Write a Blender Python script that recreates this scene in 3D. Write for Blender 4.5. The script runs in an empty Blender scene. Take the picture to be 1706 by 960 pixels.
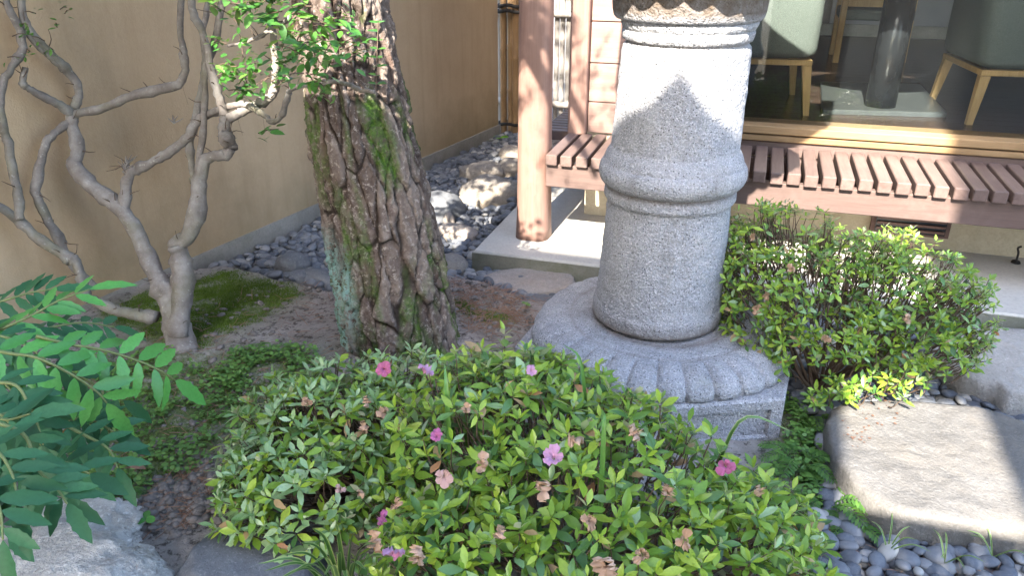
import bpy, math, random
import numpy as np
from mathutils import Vector, Matrix, noise as mnoise

R = math.radians
random.seed(7)
rng = np.random.default_rng(7)
S = bpy.context.scene
COL = S.collection

# ------------------------------------------------------------------ camera
CAM_H, FOC, CXP, CYP = 1.55, 1300.0, 853.0, 480.0
PITCH, YAW = R(24.6), R(17.36)
cam_d = bpy.data.cameras.new('camera')
cam_d.sensor_width = 36.0
cam_d.lens = 36.0 * FOC / 1706.0
cam_d.clip_start, cam_d.clip_end = 0.05, 500
cam = bpy.data.objects.new('camera', cam_d)
COL.objects.link(cam)
cam.location = (0, 0, CAM_H)
cam.rotation_euler = (R(90) - PITCH, 0, YAW)
S.camera = cam

# ------------------------------------------------------------------ light
SUN = Vector((0.05, 1.0, -0.78)).normalized()
w = bpy.data.worlds.new("World"); S.world = w; w.use_nodes = True
wn = w.node_tree
sky = wn.nodes.new('ShaderNodeTexSky'); sky.sky_type = 'NISHITA'; sky.sun_disc = False
sky.sun_elevation = math.asin(-SUN.z); sky.sun_rotation = math.pi
sky.air_density = 1.0; sky.dust_density = 1.5
bg = wn.nodes['Background']; bg.inputs['Strength'].default_value = 0.15
wn.links.new(sky.outputs[0], bg.inputs[0])
sd = bpy.data.lights.new('sun', 'SUN'); sd.energy = 3.1; sd.angle = R(0.55); sd.color = (1.0, 0.93, 0.82)
so = bpy.data.objects.new('sun', sd); COL.objects.link(so)
so.rotation_euler = SUN.to_track_quat('-Z', 'Y').to_euler()
so.location = (0, -6, 8)
S.view_settings.view_transform = 'Standard'; S.view_settings.look = 'None'
S.view_settings.exposure = 3.2; S.view_settings.gamma = 1.0

# ------------------------------------------------------------------ pixel -> world helpers (surveying the photograph)
FW = np.array([-math.sin(YAW)*math.cos(PITCH), math.cos(YAW)*math.cos(PITCH), -math.sin(PITCH)])
RT = np.array([math.cos(YAW), math.sin(YAW), 0.0])
UP = np.cross(RT, FW)
CP = np.array([0, 0, CAM_H])
def ray(x, y): return FW + RT*(x-CXP)/FOC - UP*(y-CYP)/FOC
def gz(x, y, z=0.0):
    r = ray(x, y); return CP + r*((z-CAM_H)/r[2])
def gy(x, y, Y):
    r = ray(x, y); return CP + r*(Y/r[1])
def gd(x, y, d): return CP + ray(x, y)*d
def proj(p):
    v = np.asarray(p, float) - CP; d = v @ FW
    return CXP + FOC*(v @ RT)/d, CYP - FOC*(v @ UP)/d, d

# ------------------------------------------------------------------ object helpers
def tag(o, label=None, cat=None, group=None, kind=None):
    if label: o['label'] = label
    if cat: o['category'] = cat
    if group: o['group'] = group
    if kind: o['kind'] = kind
    return o
def thing(name, label, cat, loc=(0, 0, 0), group=None):
    o = bpy.data.objects.new(name, None); COL.objects.link(o)
    o.empty_display_size = 0.1
    o.location = Vector([float(c) for c in loc])
    return tag(o, label, cat, group)
def place(o, parent):
    """parent o keeping its coordinates in world space"""
    if parent is None: return o
    off = Vector((0, 0, 0)); p = parent
    while p is not None:
        off += p.location; p = p.parent
    o.parent = parent
    o.location = Vector(o.location) - off
    return o
def mesh_data(name, V, F, mats, smooth=False, midx=None):
    me = bpy.data.meshes.new(name)
    V = np.asarray(V, dtype=np.float32)
    if isinstance(F, np.ndarray):
        n, k = F.shape
        me.vertices.add(len(V)); me.vertices.foreach_set('co', V.ravel())
        me.loops.add(n*k); me.loops.foreach_set('vertex_index', F.astype(np.int32).ravel())
        me.polygons.add(n)
        me.polygons.foreach_set('loop_start', np.arange(0, n*k, k, dtype=np.int32))
        me.polygons.foreach_set('loop_total', np.full(n, k, dtype=np.int32))
    else:
        me.from_pydata([tuple(map(float, v)) for v in V], [], F)
    for m in (mats if isinstance(mats, (list, tuple)) else [mats]): me.materials.append(m)
    if midx is not None: me.polygons.foreach_set('material_index', np.asarray(midx, dtype=np.int32))
    me.update(calc_edges=True); me.validate()
    if smooth: me.polygons.foreach_set('use_smooth', np.ones(len(me.polygons), dtype=bool))
    return me
def obj(name, V, F, mats, parent=None, smooth=False, kind=None, midx=None):
    o = bpy.data.objects.new(name, mesh_data(name, V, F, mats, smooth, midx)); COL.objects.link(o)
    if kind: o['kind'] = kind
    return place(o, parent)
def inst(name, me, M, parent=None):
    o = bpy.data.objects.new(name, me); COL.objects.link(o)
    if parent is not None:
        off = Vector((0, 0, 0)); p = parent
        while p is not None:
            off += p.location; p = p.parent
        o.parent = parent
        o.matrix_basis = Matrix.Translation(-off) @ M
    else: o.matrix_basis = M
    return o
def fattr(o, name, arr):
    a = o.data.attributes.new(name, 'FLOAT', 'POINT'); a.data.foreach_set('value', np.asarray(arr, np.float32))

class MB:
    def __init__(s): s.V = []; s.F = []
    def add(s, V, F):
        b = len(s.V); s.V += [tuple(map(float, v)) for v in V]; s.F += [tuple(i+b for i in f) for f in F]; return s
    def box(s, x0, x1, y0, y1, z0, z1, bev=0.0, M=None):
        if bev <= 0:
            V = [(x, y, z) for z in (z0, z1) for x, y in ((x0, y0), (x1, y0), (x1, y1), (x0, y1))]
            F = [(3, 2, 1, 0), (4, 5, 6, 7), (0, 1, 5, 4), (1, 2, 6, 5), (2, 3, 7, 6), (3, 0, 4, 7)]
        else:
            b = min(bev, (x1-x0)/2.01, (y1-y0)/2.01, (z1-z0)/2.01)
            cx, cy, cz = (x0+x1)/2, (y0+y1)/2, (z0+z1)/2; hx, hy, hz = (x1-x0)/2, (y1-y0)/2, (z1-z0)/2
            V = []; idx = {}
            for sx in (-1, 1):
                for sy in (-1, 1):
                    for sz in (-1, 1):
                        for ax in range(3):
                            h = [hx-b, hy-b, hz-b]; h[ax] = (hx, hy, hz)[ax]
                            idx[(sx, sy, sz, ax)] = len(V)
                            V.append((cx+sx*h[0], cy+sy*h[1], cz+sz*h[2]))
            F = []
            sg = (-1, 1)
            for ax in range(3):
                for sn in sg:
                    o1, o2 = [a for a in range(3) if a != ax]
                    q = []
                    for a, c in ((-1, -1), (1, -1), (1, 1), (-1, 1)):
                        k = [0, 0, 0]; k[ax] = sn; k[o1] = a; k[o2] = c
                        q.append(idx[(k[0], k[1], k[2], ax)])
                    if (sn > 0) == (ax == 1): q.reverse()
                    F.append(tuple(q))
            for ax in range(3):
                o1, o2 = [a for a in range(3) if a != ax]
                for a in sg:
                    for c in sg:
                        k0 = [0, 0, 0]; k1 = [0, 0, 0]
                        k0[ax], k1[ax] = -1, 1
                        for k in (k0, k1): k[o1] = a; k[o2] = c
                        q = [idx[(*k0, o1)], idx[(*k1, o1)], idx[(*k1, o2)], idx[(*k0, o2)]]
                        F.append(tuple(q))
            for sx in sg:
                for sy in sg:
                    for sz in sg:
                        F.append(tuple(idx[(sx, sy, sz, a)] for a in range(3)))
        if M is not None: V = [tuple(M @ Vector(v)) for v in V]
        return s.add(V, F)
    def prism(s, pts, z0, z1):
        n = len(pts)
        V = [(p[0], p[1], z0) for p in pts] + [(p[0], p[1], z1) for p in pts]
        F = [tuple(range(n-1, -1, -1)), tuple(range(n, 2*n))] + [(i, (i+1) % n, n+(i+1) % n, n+i) for i in range(n)]
        return s.add(V, F)
    def build(s, name, mat, parent=None, smooth=False, kind=None):
        o = obj(name, s.V, s.F, mat, parent, smooth, kind)
        fixn(o); return o
import bmesh
def fixn(o):
    bm = bmesh.new(); bm.from_mesh(o.data)
    bmesh.ops.recalc_face_normals(bm, faces=bm.faces); bm.to_mesh(o.data); bm.free()

def catmull(P, n):
    P = np.asarray(P, float)
    if len(P) < 3:
        t = np.linspace(0, 1, n)[:, None]; return P[0]*(1-t)+P[-1]*t
    Q = np.vstack([2*P[0]-P[1], P, 2*P[-1]-P[-2]])
    seg = len(P)-1; out = []
    for t in np.linspace(0, seg-1e-6, n):
        i = int(t); u = t-i
        a, b, c, d = Q[i], Q[i+1], Q[i+2], Q[i+3]
        out.append(0.5*((2*b)+(-a+c)*u+(2*a-5*b+4*c-d)*u*u+(-a+3*b-3*c+d)*u**3))
    return np.array(out)
def tube(P, rad, sides=8, closed=True, bump=0.0, seed=0.0):
    """tube along points P (m,3) with radii (m,)"""
    P = np.asarray(P, float); m = len(P); rad = np.broadcast_to(np.asarray(rad, float), (m,))
    T = np.gradient(P, axis=0); T /= np.linalg.norm(T, axis=1)[:, None] + 1e-9
    n = np.cross(T[0], [0.3, 0.2, 1.0]); n /= np.linalg.norm(n)+1e-9
    V = []
    for i in range(m):
        n = n - T[i]*(n @ T[i]); n /= np.linalg.norm(n)+1e-9
        b = np.cross(T[i], n)
        for k in range(sides):
            a = 2*math.pi*k/sides
            r = rad[i]
            if bump:
                q = P[i] + (math.cos(a)*n+math.sin(a)*b)*r
                r *= 1 + bump*mnoise.noise(Vector((q[0]*22+seed, q[1]*22, q[2]*14))) + bump*.5*mnoise.noise(Vector((q[0]*60+seed, q[1]*60, q[2]*30)))
            V.append(P[i] + (math.cos(a)*n+math.sin(a)*b)*r)
    F = [(i*sides+k, i*sides+(k+1) % sides, (i+1)*sides+(k+1) % sides, (i+1)*sides+k) for i in range(m-1) for k in range(sides)]
    if closed:
        F.append(tuple(range(sides-1, -1, -1))); F.append(tuple((m-1)*sides+k for k in range(sides)))
    return V, F

def many(T, F, mats):
    """T (k,3) template, F list of tris (all 3), mats (n,4,4) -> V,F arrays"""
    T = np.asarray(T); F = np.asarray(F); n = len(mats); k = len(T)
    V = np.einsum('nij,kj->nki', mats[:, :3, :3], T) + mats[:, None, :3, 3]
    FF = (F[None] + (np.arange(n)*k)[:, None, None]).reshape(-1, F.shape[1])
    return V.reshape(-1, 3), FF
def frame(pos, d, up, sx, sy, sz):
    """4x4 with local +Y along d, +Z near up"""
    d = np.asarray(d, float); d = d/(np.linalg.norm(d)+1e-9)
    x = np.cross(d, up); nx = np.linalg.norm(x)
    if nx < 1e-4: x = np.cross(d, [1, 0.1, 0]); nx = np.linalg.norm(x)
    x /= nx; z = np.cross(x, d)
    M = np.eye(4); M[:3, 0] = x*sx; M[:3, 1] = d*sy; M[:3, 2] = z*sz; M[:3, 3] = pos
    return M
def unit(v): v = np.asarray(v, float); return v/(np.linalg.norm(v)+1e-9)

def inpoly(px, py, poly):
    poly = np.asarray(poly); px = np.asarray(px); py = np.asarray(py)
    c = np.zeros(px.shape, bool); n = len(poly); j = n-1
    for i in range(n):
        xi, yi = poly[i][0], poly[i][1]; xj, yj = poly[j][0], poly[j][1]
        c ^= ((yi > py) != (yj > py)) & (px < (xj-xi)*(py-yi)/(yj-yi+1e-12)+xi)
        j = i
    return c
def fbm(x, y, z, oct=4):
    return mnoise.fractal(Vector((x, y, z)), 0.9, 2.1, oct)

# ------------------------------------------------------------------ materials
class NT:
    def __init__(s, name):
        s.m = bpy.data.materials.new(name); s.m.use_nodes = True
        s.t = s.m.node_tree; s.b = s.t.nodes['Principled BSDF']; s.out = s.t.nodes['Material Output']
        s._tc = None
    def n(s, typ, **kw):
        nd = s.t.nodes.new(typ)
        for k, v in kw.items():
            if k.startswith('_'): setattr(nd, k[1:], v)
            else:
                key = int(k[1:]) if k[0] == 'i' and k[1:].isdigit() else k.replace('__', ' ')
                s.set(nd.inputs[key], v)
        return nd
    def set(s, inp, v):
        if isinstance(v, bpy.types.NodeSocket): s.t.links.new(v, inp)
        elif isinstance(v, bpy.types.Node): s.t.links.new(v.outputs[0], inp)
        else:
            if isinstance(v, tuple) and len(v) == 3 and inp.type == 'RGBA': v = (*v, 1)
            inp.default_value = v
    def co(s, kind='Object', scale=(1, 1, 1), rot=(0, 0, 0)):
        if s._tc is None: s._tc = s.n('ShaderNodeTexCoord')
        mp = s.n('ShaderNodeMapping'); s.set(mp.inputs['Vector'], s._tc.outputs[kind])
        mp.inputs['Scale'].default_value = scale; mp.inputs['Rotation'].default_value = rot
        return mp.outputs[0]
    def world(s, scale=(1, 1, 1)):
        g = s.n('ShaderNodeNewGeometry'); mp = s.n('ShaderNodeMapping'); s.set(mp.inputs[0], g.outputs['Position'])
        mp.inputs['Scale'].default_value = scale; return mp.outputs[0]
    def noise(s, vec, scale, detail=4, rough=.6, dist=0.0):
        nd = s.n('ShaderNodeTexNoise'); s.set(nd.inputs['Vector'], vec); nd.inputs['Scale'].default_value = scale
        nd.inputs['Detail'].default_value = detail; nd.inputs['Roughness'].default_value = rough; nd.inputs['Distortion'].default_value = dist
        return nd.outputs['Fac']
    def voro(s, vec, scale, feature='F1', out='Distance', rand=1.0):
        nd = s.n('ShaderNodeTexVoronoi', _feature=feature); s.set(nd.inputs['Vector'], vec); nd.inputs['Scale'].default_value = scale
        nd.inputs['Randomness'].default_value = rand
        return nd.outputs[out]
    def ramp(s, fac, stops, interp='LINEAR'):
        nd = s.n('ShaderNodeValToRGB'); s.set(nd.inputs[0], fac); cr = nd.color_ramp; cr.interpolation = interp
        while len(cr.elements) < len(stops): cr.elements.new(0.5)
        for e, (p, c) in zip(cr.elements, stops):
            e.position = p; e.color = (*c, 1) if isinstance(c, tuple) else (c, c, c, 1)
        return nd.outputs[0]
    def mix(s, f, a, b, mode='MIX'):
        nd = s.n('ShaderNodeMix', _data_type='RGBA', _blend_type=mode)
        s.set(nd.inputs[0], f); s.set(nd.inputs[6], a); s.set(nd.inputs[7], b); return nd.outputs[2]
    def math(s, op, a, b=0.0, clamp=False):
        nd = s.n('ShaderNodeMath', _operation=op, _use_clamp=clamp); s.set(nd.inputs[0], a); s.set(nd.inputs[1], b); return nd.outputs[0]
    def attr(s, name):
        nd = s.n('ShaderNodeAttribute'); nd.attribute_name = name; return nd.outputs['Fac']
    def rnd(s):
        g = s.n('ShaderNodeNewGeometry'); oi = s.n('ShaderNodeObjectInfo')
        return s.math('FRACT', s.math('ADD', g.outputs['Random Per Island'], oi.outputs['Random']))
    def bump(s, h, strength=.4, dist=.01, prev=None):
        nd = s.n('ShaderNodeBump'); s.set(nd.inputs['Height'], h); nd.inputs['Strength'].default_value = strength
        nd.inputs['Distance'].default_value = dist
        if prev is not None: s.set(nd.inputs['Normal'], prev)
        return nd.outputs[0]
    def fin(s, color, rough=.7, normal=None, spec=.5, **kw):
        s.set(s.b.inputs['Base Color'], color); s.set(s.b.inputs['Roughness'], rough)
        s.b.inputs['Specular IOR Level'].default_value = spec
        if normal is not None: s.set(s.b.inputs['Normal'], normal)
        for k, v in kw.items(): s.set(s.b.inputs[k.replace('__', ' ')], v)
        return s.m

def m_granite():
    t = NT('granite'); c = t.co()
    base = t.ramp(t.noise(c, 9, 5), [(.3, (.26, .265, .285)), (.7, (.35, .35, .37))])
    f1 = t.noise(c, 170, 2, .7)
    base = t.mix(t.ramp(f1, [(.5, 0.0), (.62, .8)]), base, (.50, .50, .52))
    base = t.mix(t.ramp(t.noise(c, 240, 2, .6), [(.33, .8), (.42, 0.0)]), base, (.17, .165, .17))
    vd = t.voro(c, 120); sel = t.n('ShaderNodeTexVoronoi'); t.set(sel.inputs['Vector'], c); sel.inputs['Scale'].default_value = 120
    pick = t.n('ShaderNodeSeparateColor'); t.set(pick.inputs[0], sel.outputs['Color'])
    speck = t.math('MULTIPLY', t.ramp(vd, [(.2, .9), (.34, 0.0)]), t.ramp(pick.outputs[0], [(.70, 0.0), (.74, 1.0)]))
    base = t.mix(speck, base, (.05, .05, .055))
    # weathering: faint warm stains
    base = t.mix(t.math('MULTIPLY', t.ramp(t.noise(c, 3.2, 5, .65), [(.5, 0.0), (.75, 1.0)]), .35), base, (.36, .33, .28))
    base = t.mix(t.math('MULTIPLY', t.ramp(t.noise(t.world((14, 14, .9)), 1.0, 5, .6), [(.52, 0.0), (.72, 1.0)]), .42), base, (.15, .145, .135))
    base = t.mix(t.math('MULTIPLY', t.ramp(t.noise(c, 11, 6, .75), [(.60, 0.0), (.66, 1.0)]), .35), base, (.42, .43, .40))
    dirt_shade = t.attr('dirt_shade')  # also carries the shade painted on the platform bowl
    base = t.mix(t.math('MULTIPLY', dirt_shade, t.ramp(t.noise(c, 30, 4), [(.25, .55), (.7, 1.0)])), base, (.115, .082, .055))
    h = t.math('ADD', t.noise(c, 95, 3, .65), t.math('MULTIPLY', t.noise(c, 33, 3), .8))
    return t.fin(base, .85, t.bump(h, .95, .014), spec=.3)
def m_plaster():
    t = NT('earthen_plaster'); c = t.world()
    base = t.ramp(t.noise(c, 1.7, 6, .6), [(.3, (.37, .27, .17)), (.7, (.46, .35, .23))])
    base = t.mix(t.math('MULTIPLY', t.ramp(t.noise(c, 60, 3), [(.4, 0.0), (.7, 1.0)]), .3), base, (.48, .37, .24))
    z = t.n('ShaderNodeSeparateXYZ'); t.set(z.inputs[0], c)
    low = t.math('SUBTRACT', t.math('MULTIPLY', t.noise(c, 3.5, 5, .65), .9), z.outputs[2])
    base = t.mix(t.math('MULTIPLY', t.ramp(low, [(.05, 0.0), (.5, 1.0)]), .55), base, (.17, .145, .08))
    base = t.mix(t.math('MULTIPLY', t.ramp(t.noise(t.world((9, 9, .7)), 2, 4), [(.5, 0.0), (.75, 1.0)]), .18), base, (.2, .13, .06))
    h = t.math('ADD', t.noise(c, 120, 3, .7), t.math('MULTIPLY', t.noise(c, 25, 3), .6))
    return t.fin(base, .92, t.bump(h, .35, .006), spec=.15)
def m_concrete(name, a, b, mossy=.0):
    t = NT(name); c = t.world()
    base = t.ramp(t.noise(c, 4, 6, .65), [(.3, a), (.7, b)])
    base = t.mix(t.math('MULTIPLY', t.ramp(t.noise(c, 90, 3), [(.45, 0.0), (.7, 1.0)]), .3), base, tuple(x*.6 for x in a))
    if mossy: base = t.mix(t.math('MULTIPLY', t.ramp(t.noise(c, 6, 5, .7), [(.45, 0.0), (.65, 1.0)]), mossy), base, (.10, .11, .06))
    return t.fin(base, .85, t.bump(t.noise(c, 70, 4, .7), .3, .005), spec=.25)
def m_wood(name, a, b, axis=0, scale=1.0, rough=.55, grain=.35):
    t = NT(name)
    sc = [14.0*scale, 14.0*scale, 14.0*scale]; sc[axis] = 1.1*scale
    oi = t.n('ShaderNodeObjectInfo')
    off = t.n('ShaderNodeVectorMath', _operation='ADD'); t.set(off.inputs[0], t.world(tuple(sc)))
    mul = t.n('ShaderNodeVectorMath', _operation='SCALE'); t.set(mul.inputs[0], (7.3, 3.1, 5.7)); t.set(mul.inputs[3], oi.outputs['Random'])
    t.set(off.inputs[1], mul.outputs[0]); v = off.outputs[0]
    n1 = t.noise(v, 1.6, 5, .62, .8); n2 = t.noise(v, 9, 3, .6)
    base = t.ramp(n1, [(.3, a), (.7, b)])
    base = t.mix(t.math('MULTIPLY', t.ramp(n2, [(.45, 0.0), (.75, 1.0)]), grain), base, tuple(x*.55 for x in a))
    base = t.mix(t.math('MULTIPLY', oi.outputs['Random'], .4), base, tuple(x*.7 for x in a))
    base = t.mix(t.math('MULTIPLY', t.ramp(t.noise(t.world(), 7, 5, .7), [(.5, 0.0), (.8, 1.0)]), .25), base, tuple(min(1, x*1.35+.03) for x in b))
    h = t.math('ADD', n1, t.math('MULTIPLY', n2, .5))
    return t.fin(base, rough, t.bump(h, .22, .004), spec=.35)
def m_leaf(name, a, b, tip, back, rough=.38, trans=.22, spec=.5):
    t = NT(name); r = t.rnd()
    base = t.ramp(r, [(0.0, a), (.6, b), (1.0, tip)])
    c = t.co('Object')
    base = t.mix(t.math('MULTIPLY', t.ramp(t.noise(t.world(), 160, 3, .6), [(.4, 0.0), (.75, 1.0)]), .35), base, tuple(x*.55 for x in a))
    g = t.n('ShaderNodeNewGeometry')
    base = t.mix(g.outputs['Backfacing'], base, back)
    t.fin(base, rough, t.bump(t.noise(t.world(), 220, 2), .12, .002), spec=spec)
    tr = t.n('ShaderNodeBsdfTranslucent'); tc = t.mix(.5, base, (.22, .34, .03)); t.set(tr.inputs[0], tc)
    mx = t.n('ShaderNodeMixShader'); mx.inputs[0].default_value = trans
    t.t.links.new(t.b.outputs[0], mx.inputs[1]); t.t.links.new(tr.outputs[0], mx.inputs[2])
    t.t.links.new(mx.outputs[0], t.out.inputs[0]); return t.m
def m_simple(name, a, b, scale=20, rough=.6, bstr=.2, spec=.4, **kw):
    t = NT(name); c = t.world()
    base = t.ramp(t.noise(c, scale, 5, .65), [(.3, a), (.7, b)])
    base = t.mix(t.math('MULTIPLY', t.rnd(), .25), base, tuple(x*.6 for x in a))
    return t.fin(base, rough, t.bump(t.noise(c, scale*4, 3), bstr, .004), spec=spec, **kw)
def m_bark():
    t = NT('pine_bark'); c = t.co()
    cell = t.attr('cell'); hgt = t.attr('crack'); moss = t.attr('moss'); lich = t.attr('lichen')
    base = t.ramp(t.math('ADD', t.math('MULTIPLY', cell, .6), t.math('MULTIPLY', t.noise(c, 30, 5, .7), .5)), [(.25, (.060, .042, .034)), (.5, (.112, .083, .069)), (.8, (.20, .16, .135))])
    base = t.mix(t.ramp(t.noise(c, 55, 5, .75), [(.54, 0.0), (.66, .8)]), base, (.36, .31, .27))
    base = t.mix(t.ramp(t.noise(t.co(scale=(1, 1, .35)), 16, 4, .6), [(.56, 0.0), (.66, .6)]), base, (.10, .06, .045))
    base = t.mix(t.ramp(hgt, [(.0, 1.0), (.35, 0.0)]), base, (.03, .022, .018))
    mm = t.math('MULTIPLY', moss, t.ramp(t.noise(c, 45, 5, .7), [(.36, .15), (.55, 1.0)]))
    base = t.mix(mm, base, t.ramp(t.noise(c, 110, 3), [(.3, (.035, .075, .012)), (.7, (.09, .16, .025))]))
    ll = t.math('MULTIPLY', lich, t.ramp(t.noise(c, 60, 5, .75), [(.40, 0.0), (.52, 1.0)]))
    base = t.mix(ll, base, (.22, .36, .33))
    h = t.math('ADD', t.noise(c, 60, 5, .75), t.math('MULTIPLY', t.noise(t.co(scale=(1, 1, .25)), 40, 3), .7))
    return t.fin(base, .9, t.bump(h, .8, .012), spec=.15)
def m_smoothbark():
    t = NT('smooth_grey_bark'); c = t.world()
    base = t.ramp(t.noise(c, 14, 5, .7), [(.28, (.10, .085, .075)), (.5, (.175, .155, .14)), (.72, (.26, .245, .23))])
    base = t.mix(t.math('MULTIPLY', t.ramp(t.noise(c, 5, 4, .6), [(.5, 0.0), (.68, 1.0)]), .5), base, (.15, .15, .085))
    base = t.mix(t.ramp(t.noise(c, 70, 3, .6), [(.62, 0.0), (.72, .7)]), base, (.34, .32, .29))
    h = t.math('ADD', t.noise(c, 45, 4, .7), t.math('MULTIPLY', t.noise(c, 140, 3), .5))
    return t.fin(base, .75, t.bump(h, .45, .006), spec=.25)
def m_pebble():
    t = NT('river_pebble'); r = t.rnd(); c = t.world()
    base = t.ramp(r, [(0.0, (.055, .062, .078)), (.45, (.10, .11, .13)), (.75, (.15, .155, .168)), (.93, (.22, .215, .21)), (1.0, (.36, .345, .32))])
    base = t.mix(t.math('MULTIPLY', t.ramp(t.noise(c, 90, 4, .7), [(.4, 0.0), (.7, 1.0)]), .3), base, (.24, .245, .25))
    return t.fin(base, .6, t.bump(t.noise(c, 160, 3), .12, .003), spec=.35)
def m_stone(name, cols, scale=6, speck=(.08, .08, .08), bstr=.8, warm=None, moss=0.0, rough=.85):
    t = NT(name); c = t.co()
    base = t.ramp(t.noise(c, scale, 6, .68), [(.28, cols[0]), (.5, cols[1]), (.74, cols[2])])
    base = t.mix(t.math('MULTIPLY', t.ramp(t.noise(c, scale*14, 4, .7), [(.5, 0.0), (.7, 1.0)]), .45), base, speck)
    base = t.mix(t.math('MULTIPLY', t.ramp(t.noise(c, scale*22, 3, .7), [(.55, 0.0), (.7, 1.0)]), .45), base, tuple(min(1, x*1.5) for x in cols[2]))
    if warm: base = t.mix(t.math('MULTIPLY', t.ramp(t.noise(c, scale*.6, 5, .6), [(.48, 0.0), (.7, 1.0)]), .6), base, warm)
    if moss: base = t.mix(t.math('MULTIPLY', t.ramp(t.noise(c, scale*1.3, 5, .7), [(.52, 0.0), (.66, 1.0)]), moss), base, (.05, .075, .025))
    h = t.math('ADD', t.noise(c, scale*4, 6, .72), t.math('MULTIPLY', t.noise(c, scale*18, 3), .4))
    return t.fin(base, rough, t.bump(h, bstr, .02), spec=.25)
def m_soil():
    t = NT('garden_soil'); c = t.world()
    base = t.ramp(t.noise(c, 7, 6, .7), [(.28, (.17, .145, .13)), (.5, (.30, .265, .245)), (.75, (.40, .365, .34))])
    base = t.mix(t.ramp(t.noise(c, 60, 5, .75), [(.52, 0.0), (.64, .6)]), base, (.40, .36, .33))
    base = t.mix(t.ramp(t.noise(c, 35, 4, .7), [(.36, .8), (.46, 0.0)]), base, (.04, .03, .025))
    mo = t.math('MULTIPLY', t.attr('moss'), t.ramp(t.noise(c, 16, 5, .7), [(.34, .1), (.52, 1.0)]))
    base = t.mix(mo, base, t.ramp(t.noise(c, 70, 3), [(.3, (.06, .095, .018)), (.7, (.125, .175, .036))]))
    h = t.math('ADD', t.noise(c, 45, 6, .75), t.math('MULTIPLY', t.noise(c, 140, 3), .4))
    return t.fin(base, .95, t.bump(h, .9, .02), spec=.1)
def m_glass():
    t = NT('window_glass'); t.t.nodes.remove(t.b)
    tr = t.n('ShaderNodeBsdfTransparent'); tr.inputs[0].default_value = (.93, .95, .94, 1)
    gl = t.n('ShaderNodeBsdfGlossy'); gl.inputs['Roughness'].default_value = .02
    fr = t.n('ShaderNodeFresnel'); fr.inputs[0].default_value = 1.5
    mx = t.n('ShaderNodeMixShader'); t.t.links.new(fr.outputs[0], mx.inputs[0])
    t.t.links.new(tr.outputs[0], mx.inputs[1]); t.t.links.new(gl.outputs[0], mx.inputs[2])
    df = t.n('ShaderNodeBsdfDiffuse'); df.inputs[0].default_value = (.6, .6, .58, 1)
    du = t.n('ShaderNodeMixShader')
    dust = t.math('ADD', t.ramp(t.noise(t.world(), 130, 2, .5), [(.72, 0.0), (.80, .22)]), t.math('MULTIPLY', t.noise(t.world((1, 1, .4)), 5, 5, .6), .006))
    t.set(du.inputs[0], dust); t.t.links.new(mx.outputs[0], du.inputs[1]); t.t.links.new(df.outputs[0], du.inputs[2])
    t.t.links.new(du.outputs[0], t.out.inputs[0]); return t.m
def m_fabric():
    t = NT('wool_upholstery'); c = t.world()
    base = t.ramp(t.noise(c, 260, 3, .7), [(.3, (.085, .10, .092)), (.7, (.17, .19, .175))])
    return t.fin(base, .95, t.bump(t.noise(c, 320, 3, .7), .6, .004), spec=.1)
def m_blade():
    t = NT('variegated_blade'); c = t.attr('edge')
    base = t.ramp(c, [(.45, (.055, .13, .025)), (.75, (.30, .36, .12))])
    t.fin(base, .4, spec=.45)
    return t.m

GRAN = m_granite(); PLAST = m_plaster()
CONC = m_concrete('grey_concrete', (.22, .21, .19), (.32, .30, .27), .25)
SLABM = m_concrete('slab_concrete', (.40, .375, .33), (.50, .47, .42), .0)
SLABS = m_concrete('mossy_concrete', (.17, .17, .14), (.25, .245, .20), .55)
FOUND = m_concrete('foundation_render', (.40, .34, .24), (.50, .43, .32), .15)
WOODX = m_wood('red_brown_stained_wood_x', (.112, .073, .062), (.172, .119, .101), 0)
WOODY = m_wood('red_brown_stained_wood_y', (.112, .073, .062), (.172, .119, .101), 1)
WOODZ = m_wood('red_brown_stained_wood_z', (.20, .115, .09), (.28, .175, .138), 2)
BOARD = m_wood('clad_board_wood', (.22, .135, .11), (.31, .205, .17), 0)
SILLW = m_wood('pale_sill_wood', (.22, .135, .062), (.31, .20, .10), 0)
DARKW = m_wood('dark_rail_wood', (.10, .055, .045), (.16, .095, .08), 0)
PALEZ = m_wood('pale_oak', (.38, .24, .095), (.50, .34, .155), 2, 1.5, .4)
FLOORW = m_wood('dark_floorboard', (.05, .033, .025), (.095, .062, .048), 0, .8, .22)
INTER = m_simple('interior_plaster', (.15, .142, .138), (.2, .19, .185), 3, .9)
METAL = m_simple('grey_painted_steel', (.13, .145, .15), (.17, .185, .19), 12, .28, .05, .5, Metallic=.5)
BLACKM = m_simple('dark_painted_steel', (.012, .013, .015), (.022, .024, .027), 12, .22, .03, .5)
GLASS = m_glass(); FAB = m_fabric(); BARK = m_bark(); SMB = m_smoothbark(); PEB = m_pebble(); SOIL = m_soil()
BAMG = m_wood('weathered_bamboo', (.30, .27, .24), (.42, .39, .36), 2, .8, .6)
BAMT = m_wood('tan_bamboo', (.22, .13, .06), (.34, .21, .10), 2, .8, .5)
ROPE = m_simple('black_palm_rope', (.012, .011, .010), (.03, .027, .025), 90, .95, .5)
TILE = m_simple('roof_tile', (.07, .072, .078), (.11, .112, .118), 12, .6)
SAND = m_stone('stepping_stone', [(.092, .086, .079), (.128, .121, .112), (.168, .16, .15)], 5, (.082, .077, .072), .5, (.165, .145, .12))
PALER = m_stone('pale_craggy_rock', [(.30, .28, .25), (.47, .445, .41), (.64, .615, .575)], 3, (.20, .19, .18), 1.0, (.33, .28, .22))
DARKR = m_stone('dark_blue_rock', [(.085, .09, .10), (.13, .135, .145), (.19, .195, .20)], 5, (.07, .07, .07), .35)
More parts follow.
